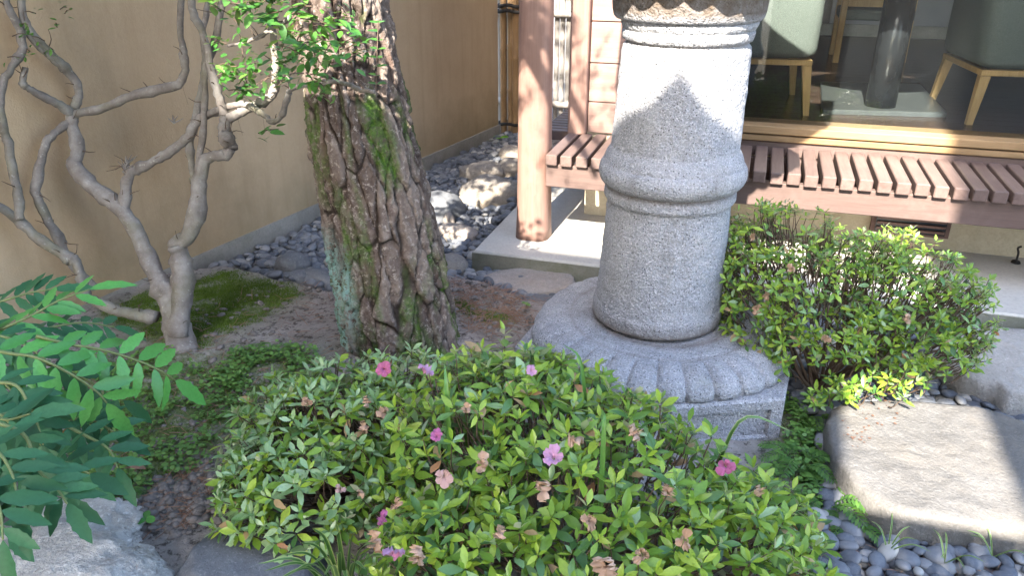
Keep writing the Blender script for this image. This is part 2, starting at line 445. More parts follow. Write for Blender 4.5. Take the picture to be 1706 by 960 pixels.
GREYR = m_stone('brown_grey_boulder', [(.15, .135, .12), (.23, .205, .18), (.31, .28, .245)], 5, (.09, .08, .07), .5, (.27, .21, .14))
FLATR = m_stone('pinkish_flat_stone', [(.20, .175, .155), (.29, .255, .225), (.36, .32, .285)], 5, (.13, .11, .1), .6, (.32, .24, .18))
AZ_Y = m_leaf('azalea_leaf_young', (.21, .32, .028), (.29, .42, .04), (.39, .50, .06), (.38, .44, .25), .34, .3)
AZ_M = m_leaf('azalea_leaf_mature', (.11, .215, .028), (.17, .30, .038), (.235, .37, .05), (.42, .43, .30), .33, .30, .42)
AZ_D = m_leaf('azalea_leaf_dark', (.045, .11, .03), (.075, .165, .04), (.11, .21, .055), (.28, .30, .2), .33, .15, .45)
AZ_S = m_leaf('azalea_leaf_silvery', (.17, .29, .11), (.24, .37, .16), (.34, .46, .25), (.42, .45, .32), .3, .25, .55)
AZ_O = m_leaf('azalea_leaf_tan', (.30, .20, .09), (.38, .26, .13), (.42, .16, .06), (.33, .25, .15), .5, .2)
MAH_L = m_leaf('mahonia_leaf_light', (.05, .20, .04), (.075, .27, .055), (.10, .32, .065), (.12, .24, .09), .36, .2, .4)
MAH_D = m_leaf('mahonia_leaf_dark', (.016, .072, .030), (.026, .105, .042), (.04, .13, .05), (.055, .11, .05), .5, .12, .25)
TREE_L = m_leaf('shrub_tree_leaf', (.035, .12, .025), (.06, .19, .035), (.12, .28, .045), (.10, .18, .06), .36, .32)
FERN = m_leaf('fern_leaf', (.04, .11, .02), (.075, .17, .03), (.12, .24, .04), (.09, .15, .05), .5, .3)
GCOV = m_leaf('ground_cover_leaf', (.075, .17, .035), (.115, .235, .045), (.16, .30, .06), (.09, .13, .05), .5, .25)
MOSS = m_leaf('moss_shoot', (.07, .125, .02), (.115, .185, .03), (.17, .25, .042), (.05, .08, .02), .9, .1, .1)
NEED = m_leaf('pine_needle', (.035, .085, .025), (.05, .11, .03), (.07, .14, .035), (.05, .10, .03), .4, .05)
DRYN = m_simple('dry_needle', (.20, .10, .06), (.33, .20, .13), 60, .8)
DRYL = m_simple('dry_leaf', (.10, .05, .03), (.19, .105, .07), 40, .7)
ORNG = m_simple('orange_leaf', (.36, .15, .03), (.46, .22, .05), 40, .6)
PINK = m_leaf('pink_petal', (.60, .22, .42), (.68, .30, .50), (.64, .38, .52), (.62, .32, .48), .6, .3, .2)
MAGE = m_leaf('magenta_petal', (.50, .10, .27), (.56, .14, .33), (.58, .17, .35), (.5, .14, .30), .6, .3, .2)
PALEP = m_leaf('faded_pink_petal', (.62, .38, .42), (.66, .42, .50), (.62, .30, .42), (.6, .40, .40), .7, .3, .2)
WITH = m_leaf('withered_petal', (.58, .36, .26), (.64, .42, .32), (.54, .29, .20), (.55, .36, .26), .8, .25, .1)
TWIG = m_simple('brown_twig', (.07, .045, .03), (.12, .08, .055), 60, .8)
GSTEM = m_simple('green_stem', (.10, .14, .04), (.17, .19, .07), 60, .5)
BLADE = m_blade()
CLOD = m_simple('soil_clod', (.13, .115, .105), (.24, .215, .20), 50, .95, .6, .1)

# ------------------------------------------------------------------ terrain
gravel_px = [(250, 470), (372, 452), (430, 466), (480, 482), (565, 500), (740, 470), (790, 482), (850, 500), (890, 520), (1010, 490), (1010, 450), (788, 430), (850, 370), (903, 196), (825, 205), (705, 262), (540, 345), (320, 432)]
GRAV_L = [gz(x, y, 0)[:2] for x, y in gravel_px]
GRAV_R = [(.27, 1.90), (.12, 1.2), (2.4, 1.2), (2.6, 3.42), (.28, 3.42), (.20, 3.0), (.24, 2.55), (.335, 2.45), (.335, 1.98)]
def base_h(x, y):
    h = 0.075
    h *= max(0.25, min(1, 1-(x+0.45)/0.5))
    h += 0.05*math.exp(-(((x+1.18)/.45)**2+((y-2.32)/.4)**2))
    h += 0.02*math.exp(-(((x+1.98)/.3)**2+((y-2.2)/.3)**2))
    return h
gx0, gx1, gy0, gy1, st = -3.3, 2.7, 0.4, 7.2, 0.02
nx, ny = int((gx1-gx0)/st)+1, int((gy1-gy0)/st)+1
GX, GY = np.meshgrid(np.linspace(gx0, gx1, nx), np.linspace(gy0, gy1, ny))
ingr = (inpoly(GX, GY, GRAV_L) | inpoly(GX, GY, GRAV_R)).astype(float)
k = np.ones(7)/7
soft = np.apply_along_axis(lambda v: np.convolve(v, k, 'same'), 0, ingr)
soft = np.apply_along_axis(lambda v: np.convolve(v, k, 'same'), 1, soft)
HZ = np.zeros_like(GX)
for j in range(ny):
    for i in range(nx):
        x, y = GX[j, i], GY[j, i]
        HZ[j, i] = base_h(x, y)*(1-soft[j, i]) - .03*soft[j, i]
        if y < 4.2: HZ[j, i] += (0.016*fbm(x*4, y*4, 1.3, 3) + .009*fbm(x*17, y*17, 4.0, 3))*(1-.8*soft[j, i])
MOSS_PX = [(325, 470), (368, 452), (430, 462), (480, 475), (500, 492), (455, 515), (420, 545), (370, 565), (335, 590), (300, 590), (235, 560), (170, 520), (230, 490)]
MOSS_P = [gz(x, y, .08)[:2] for x, y in MOSS_PX]
GREEN_PX = [(120, 600), (260, 590), (340, 605), (420, 590), (520, 595), (560, 640), (480, 680), (400, 720), (370, 760), (330, 790), (270, 810), (200, 840), (120, 810)]
GREEN_P = [gz(x, y, .08)[:2] for x, y in GREEN_PX]
MOSS2_P = [gz(x, y, .08)[:2] for x, y in [(750, 500), (790, 505), (830, 525), (860, 535), (840, 548), (790, 530), (755, 515)]]
FERN_P = [(.15, 1.95), (.30, 1.95), (.37, 2.2), (.36, 2.5), (.18, 2.6), (.22, 2.32)]
def hz(x, y):
    i = (x-gx0)/st; j = (y-gy0)/st
    i0 = int(min(max(i, 0), nx-2)); j0 = int(min(max(j, 0), ny-2)); u, v = i-i0, j-j0
    return (HZ[j0, i0]*(1-u)+HZ[j0, i0+1]*u)*(1-v) + (HZ[j0+1, i0]*(1-u)+HZ[j0+1, i0+1]*u)*v
V = np.stack([GX, GY, HZ], -1).reshape(-1, 3)
ii = (np.arange(ny-1)[:, None]*nx+np.arange(nx-1)[None]).ravel()
soil = obj('garden_soil', V, np.stack([ii, ii+1, ii+nx+1, ii+nx], 1), SOIL, smooth=True, kind='structure')
ms = (inpoly(GX, GY, MOSS_P)*1.0 + inpoly(GX, GY, GREEN_P)*.85 + inpoly(GX, GY, MOSS2_P)*.8 + inpoly(GX, GY, FERN_P)*.8)
for _ in range(2):
    ms = np.apply_along_axis(lambda v: np.convolve(v, k, 'same'), 0, ms); ms = np.apply_along_axis(lambda v: np.convolve(v, k, 'same'), 1, ms)
ms = np.apply_along_axis(lambda v: np.convolve(v, k, 'same'), 0, ms)
ms = np.apply_along_axis(lambda v: np.convolve(v, k, 'same'), 1, ms)
fattr(soil, 'moss', np.clip(ms, 0, 1).ravel())
g = MB(); g.add([(-60, -60, -.08), (60, -60, -.08), (60, 60, -.08), (-60, 60, -.08)], [(0, 1, 2, 3)])
g.build('ground', m_simple('yard_ground', (.16, .14, .12), (.24, .22, .19), 3, .95, .5), kind='structure')

# ------------------------------------------------------------------ garden wall on the left
def wx(y): return -2.385 + .165*(y-3.9)
def wall_slab(mb, off0, off1, y0, y1, z0, z1):
    mb.add([(wx(y)+o, y, z) for z in (z0, z1) for y, o in ((y0, off0), (y0, off1), (y1, off1), (y1, off0))],
           [(0, 1, 2, 3), (7, 6, 5, 4), (0, 4, 5, 1), (1, 5, 6, 2), (2, 6, 7, 3), (3, 7, 4, 0)])
wl = thing('garden_wall', 'long ochre earthen plaster garden wall on a grey kerb behind the trees', 'wall', (wx(3), 3, 0))
b = MB(); wall_slab(b, -.2, -.012, .2, 6.12, .09, 2.25); b.build('plaster_panel', PLAST, wl)
b = MB(); wall_slab(b, -.215, .0, .2, 6.13, -.05, .09); b.build('base_kerb', CONC, wl)
b = MB(); wall_slab(b, -.33, .1, .2, 6.12, 2.253, 2.33); b.build('coping', TILE, wl)
# bamboo at its far end
def bamboo(x, y, z0, z1, r, seed, sides=10):
    rs = random.Random(seed); zs = []; z = z0
    while z < z1:
        zs.append(z); z += rs.uniform(.26, .36)
    P = []; Rr = []
    for i, z in enumerate(zs):
        for dz, k in ((-.012, 1.0), (0, 1.13), (.012, .98)):
            P.append((x, y, z+dz)); Rr.append(r*k)
    P.append((x, y, z1)); Rr.append(r)
    return tube(P, Rr, sides)
bp = thing('bamboo_corner_post', 'bundle of tan bamboo poles tied with black rope at the end of the plaster wall', 'bamboo post', (wx(6.15)+.05, 6.2, 0))
for i, (xx, yy, rr) in enumerate(((.005, 6.19, .027), (.105, 6.2, .026), (.055, 6.24, .03))):
    v, f = bamboo(wx(6.15)+xx, yy, .0, 2.1, rr, i); obj('bamboo_pole', v, f, BAMT, bp, True)
for z in (.09, .98, 1.02, 1.75):
    P = [(wx(6.15)+.055+.09*math.cos(a), 6.205+.07*math.sin(a), z+.008*math.sin(3*a)) for a in np.linspace(0, 2*math.pi, 15)]
    v, f = tube(P, .014, 6); obj('rope_tie', v, f, ROPE, bp, True)
# bamboo fence panel behind
bf = thing('bamboo_fence', 'weathered grey bamboo screen fence tied with black rope behind the veranda post', 'fence', (-1.5, 6.35, 0))
x = -2.2; i = 0
while x < -.9:
    wd = .042+.012*random.random()
    v, f = bamboo(x, 6.36+.004*random.random(), -.02, 1.75, wd/2, 100+i, 8); obj('bamboo_slat', v, f, BAMG, bf, True)
    x += wd+.002; i += 1
for z in (.96, 1.6, .25):
    P = [(xx, 6.31, z+.004*math.sin(xx*9)) for xx in np.linspace(-2.15, -.88, 14)]
    v, f = tube(P, .028, 9); obj('bamboo_rail', v, f, BAMG, bf, True)
for xk in (-1.42, -1.05):
    kb = MB()
    for a0 in (0, 1):
        P = [(xk+.012*a0+.03*math.sin(a)*(.3 if a0 else .2), 6.31-.036*math.cos(a), .96+.04*math.sin(a)) for a in np.linspace(0, 2*math.pi, 12)]
        kb.add(*tube(P, .008, 6))
    for dx, dz in ((-.06, .02), (.05, .04), (-.02, -.07), (.03, -.06)):
        kb.add(*tube(catmull([(xk, 6.272, .965), (xk+dx*.6, 6.262, .97+dz*.5+.01), (xk+dx, 6.268, .96+dz)], 6), .005, 5))
    kb.build('rope_knot', ROPE, bf, True)

# ------------------------------------------------------------------ house
YF = 4.09      # facade
hs = thing('tea_house', 'wooden house with pinkish board cladding, glazed front and concrete footing', 'house', (1.0, 4.1, 0))
sl = MB().box(-1.27, 4.2, 3.405, 5.6, -.05, .095, .008).build('concrete_slab', SLABM, hs)
sl2 = MB().box(-1.274, 4.2, 3.401, 3.4045, -.05, .084).build('slab_edge', SLABS, hs)
MB().box(-.86, 4.2, 4.115, 4.25, .096, .64).build('foundation_wall', FOUND, hs)
vt = thing('v', '', ''); bpy.data.objects.remove(vt)
MB().box(.62, .98, 4.085, 4.113, .165, .315).build('vent_frame', DARKW, hs)
vb = MB().box(.64, .96, 4.078, 4.084, .178, .30).build('vent_opening', BLACKM, hs)
for i in range(4):
    zz = .19+.028*i
    MB().box(.645, .955, 4.066, 4.077, zz, zz+.012).build('vent_louvre', DARKW, hs)
# boards
zed = [.565, .73, .93, 1.135, 1.335, 1.535, 1.74, 1.94, 2.14]
for z0, z1 in zip(zed[:-1], zed[1:]):
    MB().box(-.855, -.22, 4.09, 4.112, z0+.0025, z1-.0025, .003).build('clad_board', BOARD, hs)
MB().box(-.86, -.22, 4.113, 4.25, .565, 2.6).build('wall_core', DARKW, hs)
MB().box(-.955, -.858, 4.045, 4.145, .56, 2.6, .006).build('corner_post', WOODZ, hs)
MB().box(-.218, -.15, 4.05, 4.2, .565, 2.6, .004).build('window_post', DARKW, hs)
# side wall of the house going back
for z0, z1 in zip(zed[:-1], zed[1:]):
    MB().box(-.885, -.861, 4.147, 7.6, z0+.0025, z1-.0025, .003).build('clad_board', BOARD, hs)
# threshold: fascia + stepped rails
MB().box(-.148, 4.2, 4.082, 4.114, .515, .588, .004).build('fascia_board', WOODX, hs)
MB().box(-.148, 4.2, 4.064, 4.114, .592, .622, .004).build('lower_rail', SILLW, hs)
MB().box(-.148, 4.2, 4.10, 4.114, .586, .633).build('rail_groove', BLACKM, hs)
MB().box(-.148, 4.2, 4.058, 4.26, .629, .668, .004).build('window_sill', SILLW, hs)
MB().box(-.148, 4.2, 4.155, 4.161, .668, 2.35).build('window_pane', GLASS, hs)
MB().box(-.148, 4.2, 4.12, 4.2, 2.35, 2.6).build('window_head', DARKW, hs)
# room
for i in range(34):
    y0 = 4.262+.12*i
    MB().box(-.85, 4.4, y0, y0+.1185, .60, .652, .0015).build('floorboard', FLOORW, hs)
MB().box(-.85, 4.5, 8.3, 8.4, .2, 2.7).build('room_back_wall', INTER, hs)
MB().box(-.858, -.78, 4.26, 8.3, .653, 2.7).build('room_side_wall', INTER, hs)
MB().box(4.42, 4.5, 4.2, 8.3, .1, 2.7).build('room_side_wall', INTER, hs)
MB().box(-.86, 4.5, 4.2, 8.4, 2.702, 2.78).build('room_ceiling', INTER, hs)
MB().box(.55, 2.4, 8.26, 8.298, .655, 1.45).build('room_back_panel', m_simple('blue_grey_panel', (.23, .23, .25), (.28, .28, .30), 3, .8), hs)
MB().box(.3, 2.6, 8.22, 8.258, .655, .76).build('skirting_board', CONC, hs)
# roof and eave
rv = [(-1.35, 3.45, 2.64), (4.6, 3.45, 2.64), (4.6, 6.2, 3.6), (-1.35, 6.2, 3.6), (-1.35, 8.9, 2.64), (4.6, 8.9, 2.64)]
rb = MB(); rb.add(rv + [(a, b_, c+.12) for a, b_, c in rv], [(0, 3, 2, 1), (3, 4, 5, 2), (6, 7, 8, 9), (9, 8, 11, 10), (0, 1, 7, 6), (4, 10, 11, 5), (0, 6, 9, 3), (3, 9, 10, 4), (1, 2, 8, 7), (2, 5, 11, 8)])
rb.build('roof', TILE, hs)
# veranda post: squared log, rounded corners, slightly swelling foot
P = []; NS = 28
zs = np.linspace(.096, 2.62, 46); V = []; 
for z in zs:
    hw = .0795 + .007*math.exp(-(z-.096)/.12) - .006*max(0, z-.3)
    for kk in range(NS):
        a = 2*math.pi*kk/NS; ca, sa = math.cos(a), math.sin(a)
        rr = 1/((abs(ca)**3.2+abs(sa)**3.2)**(1/3.2))
        rr *= 1+.012*mnoise.noise(Vector((ca*2, sa*2, z*2.2)))
        V.append((-1.037+ca*hw*rr*1.03, 3.70+sa*hw*rr, z))
F = [(i*NS+q, i*NS+(q+1) % NS, (i+1)*NS+(q+1) % NS, (i+1)*NS+q) for i in range(len(zs)-1) for q in range(NS)]
F += [tuple(range(NS-1, -1, -1)), tuple((len(zs)-1)*NS+q for q in range(NS))]
obj('veranda_post', V, F, WOODZ, hs, True)

# slatted deck
dk = thing('slatted_deck', 'low slatted wooden veranda bench in reddish brown along the house front', 'veranda', (0, 3.8, .095))
bm_ = MB().box(-.955, 4.2, 3.61, 3.655, .398, .512, .004).build('front_beam', WOODX, dk)
MB().box(-.855, 4.2, 4.03, 4.075, .398, .512, .004).build('rear_beam', WOODX, dk)
MB().box(.02, 4.2, 3.66, 4.028, .385, .397, .003).build('slit_blocker', WOODX, dk)  # hidden board added to stop sun slits on the foundation
for xj in (1.8, 3.0):
    MB().box(xj, xj+.09, 3.66, 4.028, .40, .51, .004).build('joist', WOODY, dk)
    MB().box(xj, xj+.09, 4.0, 4.09, .096, .397, .004).build('deck_leg', WOODZ, dk)
sx0, pitch, sw = -.95, .0745, .056
me = None
for i in range(68):
    x0 = sx0 + pitch*i
    if x0 > 4.1: break
    b = MB().box(-sw/2, sw/2, -.243, .243, -.0265, .0265, .004)
    if me is None:
        o = b.build('deck_slat', WOODY, dk); me = o.data; o.location = Vector((x0+sw/2, 3.823, .5405)) - Vector(dk.location)
    else:
        inst('deck_slat', me, Matrix.Translation((x0+sw/2+random.uniform(-.002, .002), 3.823+random.uniform(-.004, .004), .5405+random.uniform(-.0015, .0015))), dk)
# side deck going back along the left wall, slats across
MB().box(-1.01, -.97, 3.80, 6.2, .398, .512, .004).build('side_beam', WOODY, dk)
me2 = None
for i in range(33):
    yy = 4.105+.064*i
    if me2 is None:
        o = MB().box(-.075, .075, -.0245, .0245, -.0265, .0265, .004).build('deck_slat', WOODX, dk); me2 = o.data
        o.location = Vector((-1.033, yy, .5405)) - Vector(dk.location)
    else: inst('deck_slat', me2, Matrix.Translation((-1.033, yy, .5405)), dk)

# ------------------------------------------------------------------ furniture behind the glass
FZ = .652
def rounded_poly(pts, r, n=6):
    out = []; m = len(pts)
    for i in range(m):
        p = np.array(pts[i][:2], float); a = unit(np.array(pts[i-1][:2])-p); c = unit(np.array(pts[(i+1) % m][:2])-p)
        s, e = p+a*r, p+c*r
        for t in np.linspace(0, 1, n): out.append(tuple((1-t)**2*s+2*t*(1-t)*p+t*t*e))
    return out
tb = thing('table', 'steel pedestal table with square base plate and thick round post inside the window', 'table', gz(1466, 178, FZ))
cr = [gz(1368, 190, FZ), gz(1578, 196, FZ), gz(1532, 146, FZ), gz(1366, 142, FZ)]
rp = rounded_poly(cr, .03)
cen = np.mean([c[:2] for c in cr], axis=0)
rp2 = [tuple(cen+(np.array(p)-cen)*.985) for p in rp]
pm = MB(); n = len(rp)
pm.add([(*p, FZ+.001) for p in rp]+[(*p, FZ+.02) for p in rp]+[(*p, FZ+.026) for p in rp2], [(i, (i+1) % n, n+(i+1) % n, n+i) for i in range(n)]+[(n+i, n+(i+1) % n, 2*n+(i+1) % n, 2*n+i) for i in range(n)]+[tuple(range(2*n, 3*n)), tuple(range(n-1, -1, -1))])
pm.build('base_plate', METAL, tb)
pc = gz(1466, 176, FZ+.026)
v, f = tube([(pc[0], pc[1], z) for z in (FZ+.027, 1.0, 1.33)], .079, 28); obj('post', v, f, BLACKM, tb, True)
v, f = tube([(pc[0], pc[1], z) for z in (1.33, 1.334, 1.356, 1.36)], [.38, .4, .4, .39], 40); obj('table_top', v, f, PALEZ, tb)

def cushion(x0, x1, y0, y1, z0, z1, r, M=None, n=4):
    """softly rounded block as superellipsoid-ish grid"""
    V = []; F = []; nu, nv = 32, 16
    cx, cy, cz = (x0+x1)/2, (y0+y1)/2, (z0+z1)/2
    def sp(t, e): return math.copysign(abs(t)**e, t)
    for j in range(nv+1):
        ph = -math.pi/2+math.pi*j/nv
        for i in range(nu):
            th = 2*math.pi*i/nu
            e = .22
            V.append((cx+(x1-x0)/2*sp(math.cos(ph), e)*sp(math.cos(th), e), cy+(y1-y0)/2*sp(math.cos(ph), e)*sp(math.sin(th), e), cz+(z1-z0)/2*sp(math.sin(ph), e)))
    for j in range(nv):
        for i in range(nu): F.append((j*nu+i, j*nu+(i+1) % nu, (j+1)*nu+(i+1) % nu, (j+1)*nu+i))
    if M is not None: V = [tuple(M @ Vector(v)) for v in V]
    return V, F
def lounge_chair(label, origin, rot, W, D, legh, group):
    """origin: front-left foot corner on the floor; local x along the front, y to the back"""
    ch = thing('lounge_chair', label, 'chair', origin, group)
    M = Matrix.Translation(Vector([float(c) for c in origin])) @ Matrix.Rotation(rot, 4, 'Z')
    def leg(x, y, lx, ly):
        pts = []
        for z, dx, dy, h in ((0, 0, 0, .015), (legh, lx, ly, .024)):
            for a, c in ((-1, -1), (1, -1), (1, 1), (-1, 1)): pts.append(M @ Vector((x+dx+a*h, y+dy+c*h, z)))
        o = MB().add(pts, [(3, 2, 1, 0), (4, 5, 6, 7), (0, 1, 5, 4), (1, 2, 6, 5), (2, 3, 7, 6), (3, 0, 4, 7)]).build('leg', PALEZ, ch)
    leg(0, 0, .03, .03); leg(W, 0, -.03, .03); leg(0, D, .03, -.03); leg(W, D, -.03, -.03)
    for a in ((.005, W-.005, .005, .055), (.005, W-.005, D-.055, D-.005)):
        MB().box(a[0], a[1], a[2], a[3], legh+.001, legh+.031, .003, M).build('seat_rail', PALEZ, ch)
    for xx in (.005, W-.05):
        MB().box(xx, xx+.045, .056, D-.056, legh+.001, legh+.031, .003, M).build('seat_rail', PALEZ, ch)
    v, f = cushion(-.02, W+.02, -.03, D+.02, legh+.032, legh+.40, .06, M); obj('seat_cushion', v, f, FAB, ch, True)
    v, f = cushion(-.02, W+.02, D-.16, D+.03, legh+.30, legh+.72, .06, M); obj('backrest', v, f, FAB, ch, True)
    return ch
# left chair: right front foot at px (1342,192)
pL = gz(1342, 192, FZ); pL2 = gz(1170, 185, FZ)
dirL = unit((pL-pL2)[:2]); WL = .62
lounge_chair('green grey upholstered lounge chair left of the table behind the stone lantern', np.array([pL[0]-dirL[0]*WL, pL[1]-dirL[1]*WL, FZ]), math.atan2(dirL[1], dirL[0]), WL, .6, .255, 'lounge chairs inside the room')
pR = gz(1613, 207, FZ); pB = gz(1568, 178, FZ)
dd = unit((pB-pR)[:2])
rotR = math.atan2(dd[1], dd[0])-math.pi/2
lounge_chair('green grey upholstered lounge chair at the right end of the window', np.array([pR[0], pR[1], FZ]), rotR, .68, .62, .24, 'lounge chairs inside the room')
# far timber chair seen past the post
fc = thing('timber_chair', 'pale timber side chair at the back of the room behind the table post', 'chair', gz(1395, 100, FZ))
f0 = gz(1391, 104, FZ); f1 = gz(1502, 104, FZ)
for p in (f0, f1):
    MB().box(p[0]-.022, p[0]+.022, p[1]-.03, p[1]+.03, FZ+.001, FZ+.78, .004).build('leg', PALEZ, fc)
    MB().box(p[0]-.022, p[0]+.022, p[1]+.42, p[1]+.48, FZ+.001, FZ+.45, .004).build('leg', PALEZ, fc)
for z in (.40, .56):
    MB().box(f0[0]+.023, f1[0]-.023, f0[1]-.015, f0[1]+.015, FZ+z, FZ+z+.06, .004).build('back_rail', PALEZ, fc)
v, f = cushion(f0[0]-.02, f1[0]+.02, f0[1]+.02, f0[1]+.5, FZ+.30, FZ+.38, .05); obj('seat_cushion', v, f, FAB, fc, True)

# ------------------------------------------------------------------ stone lantern
LX, LY = -.245, 2.645
ln = thing('stone_lantern', 'tall speckled granite stone lantern with ringed shaft on a lotus base', 'stone lantern', (LX, LY, 0))
HA = R(-35)
def hexr(a, Rc):
    q = (a-HA) % (math.pi/3) - math.pi/6
    return Rc*math.cos(math.pi/6)/math.cos(q)
def ringmesh(levels, n, rfun):
    V = []; F = []
    for i, lv in enumerate(levels):
        for q in range(n):
            a = 2*math.pi*q/n; r, z = rfun(lv, a); V.append((LX+r*math.cos(a), LY+r*math.sin(a), z))
    m = len(levels)
    F = [(i*n+q, i*n+(q+1) % n, (i+1)*n+(q+1) % n, (i+1)*n+q) for i in range(m-1) for q in range(n)]
    F += [tuple(range(n-1, -1, -1)), tuple((m-1)*n+q for q in range(n))]
    return V, F
# hexagonal plinth with recessed side panels
V, F = ringmesh([(.55, -.03), (.55, .150), (.54, .160), (.30, .168)], 180, lambda lv, a: (hexr(a, lv[0]), lv[1]))
V = np.array(V)
pl = MB()
pl_o = None
def plinth():
    mb = MB()
    cor = [(LX+.55*math.cos(HA+i*math.pi/3), LY+.55*math.sin(HA+i*math.pi/3)) for i in range(6)]
    for i in range(6):
        p, q = np.array(cor[i]), np.array(cor[(i+1) % 6]); nn = unit((p+q)/2-np.array([LX, LY]))
        def pt(u, z, d=0): e = p*(1-u)+q*u-nn*d; return (e[0], e[1], z)
        zb, zt = -.03, .155; a, bb, za, zc = .075, .925, .015, .125
        mb.add([pt(0, zb), pt(1, zb), pt(1, zt), pt(0, zt), pt(a, za), pt(bb, za), pt(bb, zc), pt(a, zc), pt(a+.012, za+.006, .012), pt(bb-.012, za+.006, .012), pt(bb-.012, zc-.006, .012), pt(a+.012, zc-.006, .012)],
               [(0, 1, 5, 4), (1, 2, 6, 5), (2, 3, 7, 6), (3, 0, 4, 7), (4, 5, 9, 8), (5, 6, 10, 9), (6, 7, 11, 10), (7, 4, 8, 11), (8, 9, 10, 11)])
    ct = [(LX+.538*math.cos(HA+i*math.pi/3), LY+.538*math.sin(HA+i*math.pi/3), .163) for i in range(6)]
    mb.add([(*c, .155) for c in cor]+ct, [(i, (i+1) % 6, 6+(i+1) % 6, 6+i) for i in range(6)]+[(6, 7, 8, 9, 10, 11)])
    return mb
po = plinth().build('hexagonal_plinth', GRAN, ln)
# lotus collar: carved down-turned petals
NP = 30
def lotus(lv, a):
    t = lv                                         # 0 at rim .. 1 at shaft
    u = (a*NP/(2*math.pi)) % 1.0; uu = abs(u-.5)*2  # 0 mid petal, 1 groove
    hexm = hexr(a, .50)*.2+.480*.8
    if t < 0: return hexm*.975, .160
    if t > .72:                                    # flat seat round the shaft
        q = (t-.72)/.28
        return .334-(.334-.20)*q, .2505-.004*max(0, 1-q*9)
    ph = t/.72*math.pi/2
    r_ = .334+(hexm-.334)*math.cos(ph)**.85; z_ = .170+.078*math.sin(ph)**.9
    amp = min(1, (1-t/.72)*5)*min(1, t/.72*6+.4)
    g = -(uu**8)*.009*amp + (1-uu**2)*.006*amp
    tip = -.012*max(0, 1-t/.12)*(uu**3)
    return r_+g*math.cos(ph)+tip, z_+g*math.sin(ph)
V, F = ringmesh([-1]+list(np.linspace(0, 1, 40)), 30*18, lotus)
V = np.array(V)
for i in range(len(V)):
    nn = .004*fbm(V[i][0]*9, V[i][1]*9, V[i][2]*9, 3); V[i] += np.array([0, 0, nn*.7])
lo = obj('lotus_base', V, F, GRAN, ln, True)
# shaft
prof = [(.262, .232), (.27, .2355), (.315, .2345), (.322, .2275), (.33, .226), (.42, .221), (.52, .217), (.62, .2135), (.69, .2115), (.697, .2125), (.702, .222), (.71, .225), (.728, .2245), (.736, .2195), (.741, .213), (.746, .2135), (.750, .222), (.757, .235), (.770, .2445), (.786, .2495), (.800, .2495), (.814, .246), (.825, .2405), (.8275, .2365), (.829, .2345), (.832, .2345), (.845, .2315), (.860, .225), (.872, .2185), (.876, .2145), (.882, .213), (.96, .2105), (1.05, .2075), (1.14, .2055), (1.2, .204), (1.218, .201), (1.228, .194), (1.234, .191), (1.237, .1945), (1.24, .204), (1.262, .2085), (1.268, .207), (1.2705, .203), (1.273, .207), (1.285, .213), (1.30, .2165)]
prof = [(z+.012 if .69 < z < .885 else z, r_) for z, r_ in prof]
lev = []
for (z0, r0), (z1, r1) in zip(prof[:-1], prof[1:]):
    n = max(1, int((z1-z0)/(.004 if .69 < z0 < .89 else .008))); lev += [(z0+(z1-z0)*i/n, r0+(r1-r0)*i/n) for i in range(n)]
lev.append(prof[-1])
def lean(V):
    V = np.array(V); V[:, 0] += (V[:, 2]-1.1)*.025; return V
TAN = (-.012, 0.0)
def shaft(lv, a):
    z, r = lv
    n1 = fbm(math.cos(a)*r*26, math.sin(a)*r*26, z*26, 3); n2 = fbm(math.cos(a)*r*70, math.sin(a)*r*70, z*70, 2)
    rough = 1.0 if not (.69 < z < .89 or z > 1.22 or z < .32) else .45
    return r + (.0026*n1+.0019*n2)*rough, z
V, F = ringmesh(lev, 260, shaft)
V = lean(V)
sh = obj('shaft', V, F, GRAN, ln, True)
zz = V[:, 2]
dirt_shade = np.exp(-np.abs(zz-.756)/.010)*1.0 + np.exp(-np.abs(zz-.262)/.02)*.9 + np.exp(-np.abs(zz-.234-1)/.005)*.6 + .35*np.clip((.33-zz)/.07, 0, 1)
fattr(sh, 'dirt_shade', np.clip(dirt_shade, 0, 1)*.85)
dirt_l = None
Vl = np.array([v.co[:] for v in lo.data.vertices])
rl = np.hypot(Vl[:, 0], Vl[:, 1]); ang = np.arctan2(Vl[:, 1], Vl[:, 0])
fattr(lo, 'dirt_shade', np.clip(np.exp(-np.abs(np.hypot(Vl[:, 0]-LX, Vl[:, 1]-LY)-.245)/.016)*.9+np.exp(-np.abs(np.hypot(Vl[:, 0]-LX, Vl[:, 1]-LY)-.336)/.004)*.35, 0, 1))
# platform (bowl with petal rim), light chamber, roof, jewel: above the frame, they shade what is below
def cap(lv, a):
    z, r, am = lv
    lob = abs(math.sin(a*16)); return r*(1+.035*am*lob), z - .012*am*lob
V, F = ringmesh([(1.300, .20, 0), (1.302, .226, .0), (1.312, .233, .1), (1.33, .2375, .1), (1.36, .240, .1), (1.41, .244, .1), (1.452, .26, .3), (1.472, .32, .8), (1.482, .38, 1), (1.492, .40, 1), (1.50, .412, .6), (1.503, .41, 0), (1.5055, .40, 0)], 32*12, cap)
pf = obj('platform', V, F, GRAN, ln, True); fattr(pf, 'dirt_shade', np.clip((np.array(V)[:, 2]-1.305)/.025, 0, 1)*1.0)  # brown stain doubles as painted shade above the rim's shadow line
V, F = ringmesh([(1.507, .235), (1.93, .225)], 6, lambda lv, a: (lv[1], lv[0])); fb = obj('light_chamber', V, F, GRAN, ln)
def roof(lv, a):
    r, z, up = lv
    q = 1-abs(((a-HA) % (math.pi/3))-math.pi/6)/(math.pi/6)
    return hexr(a, r), z+up*(1-q)**3
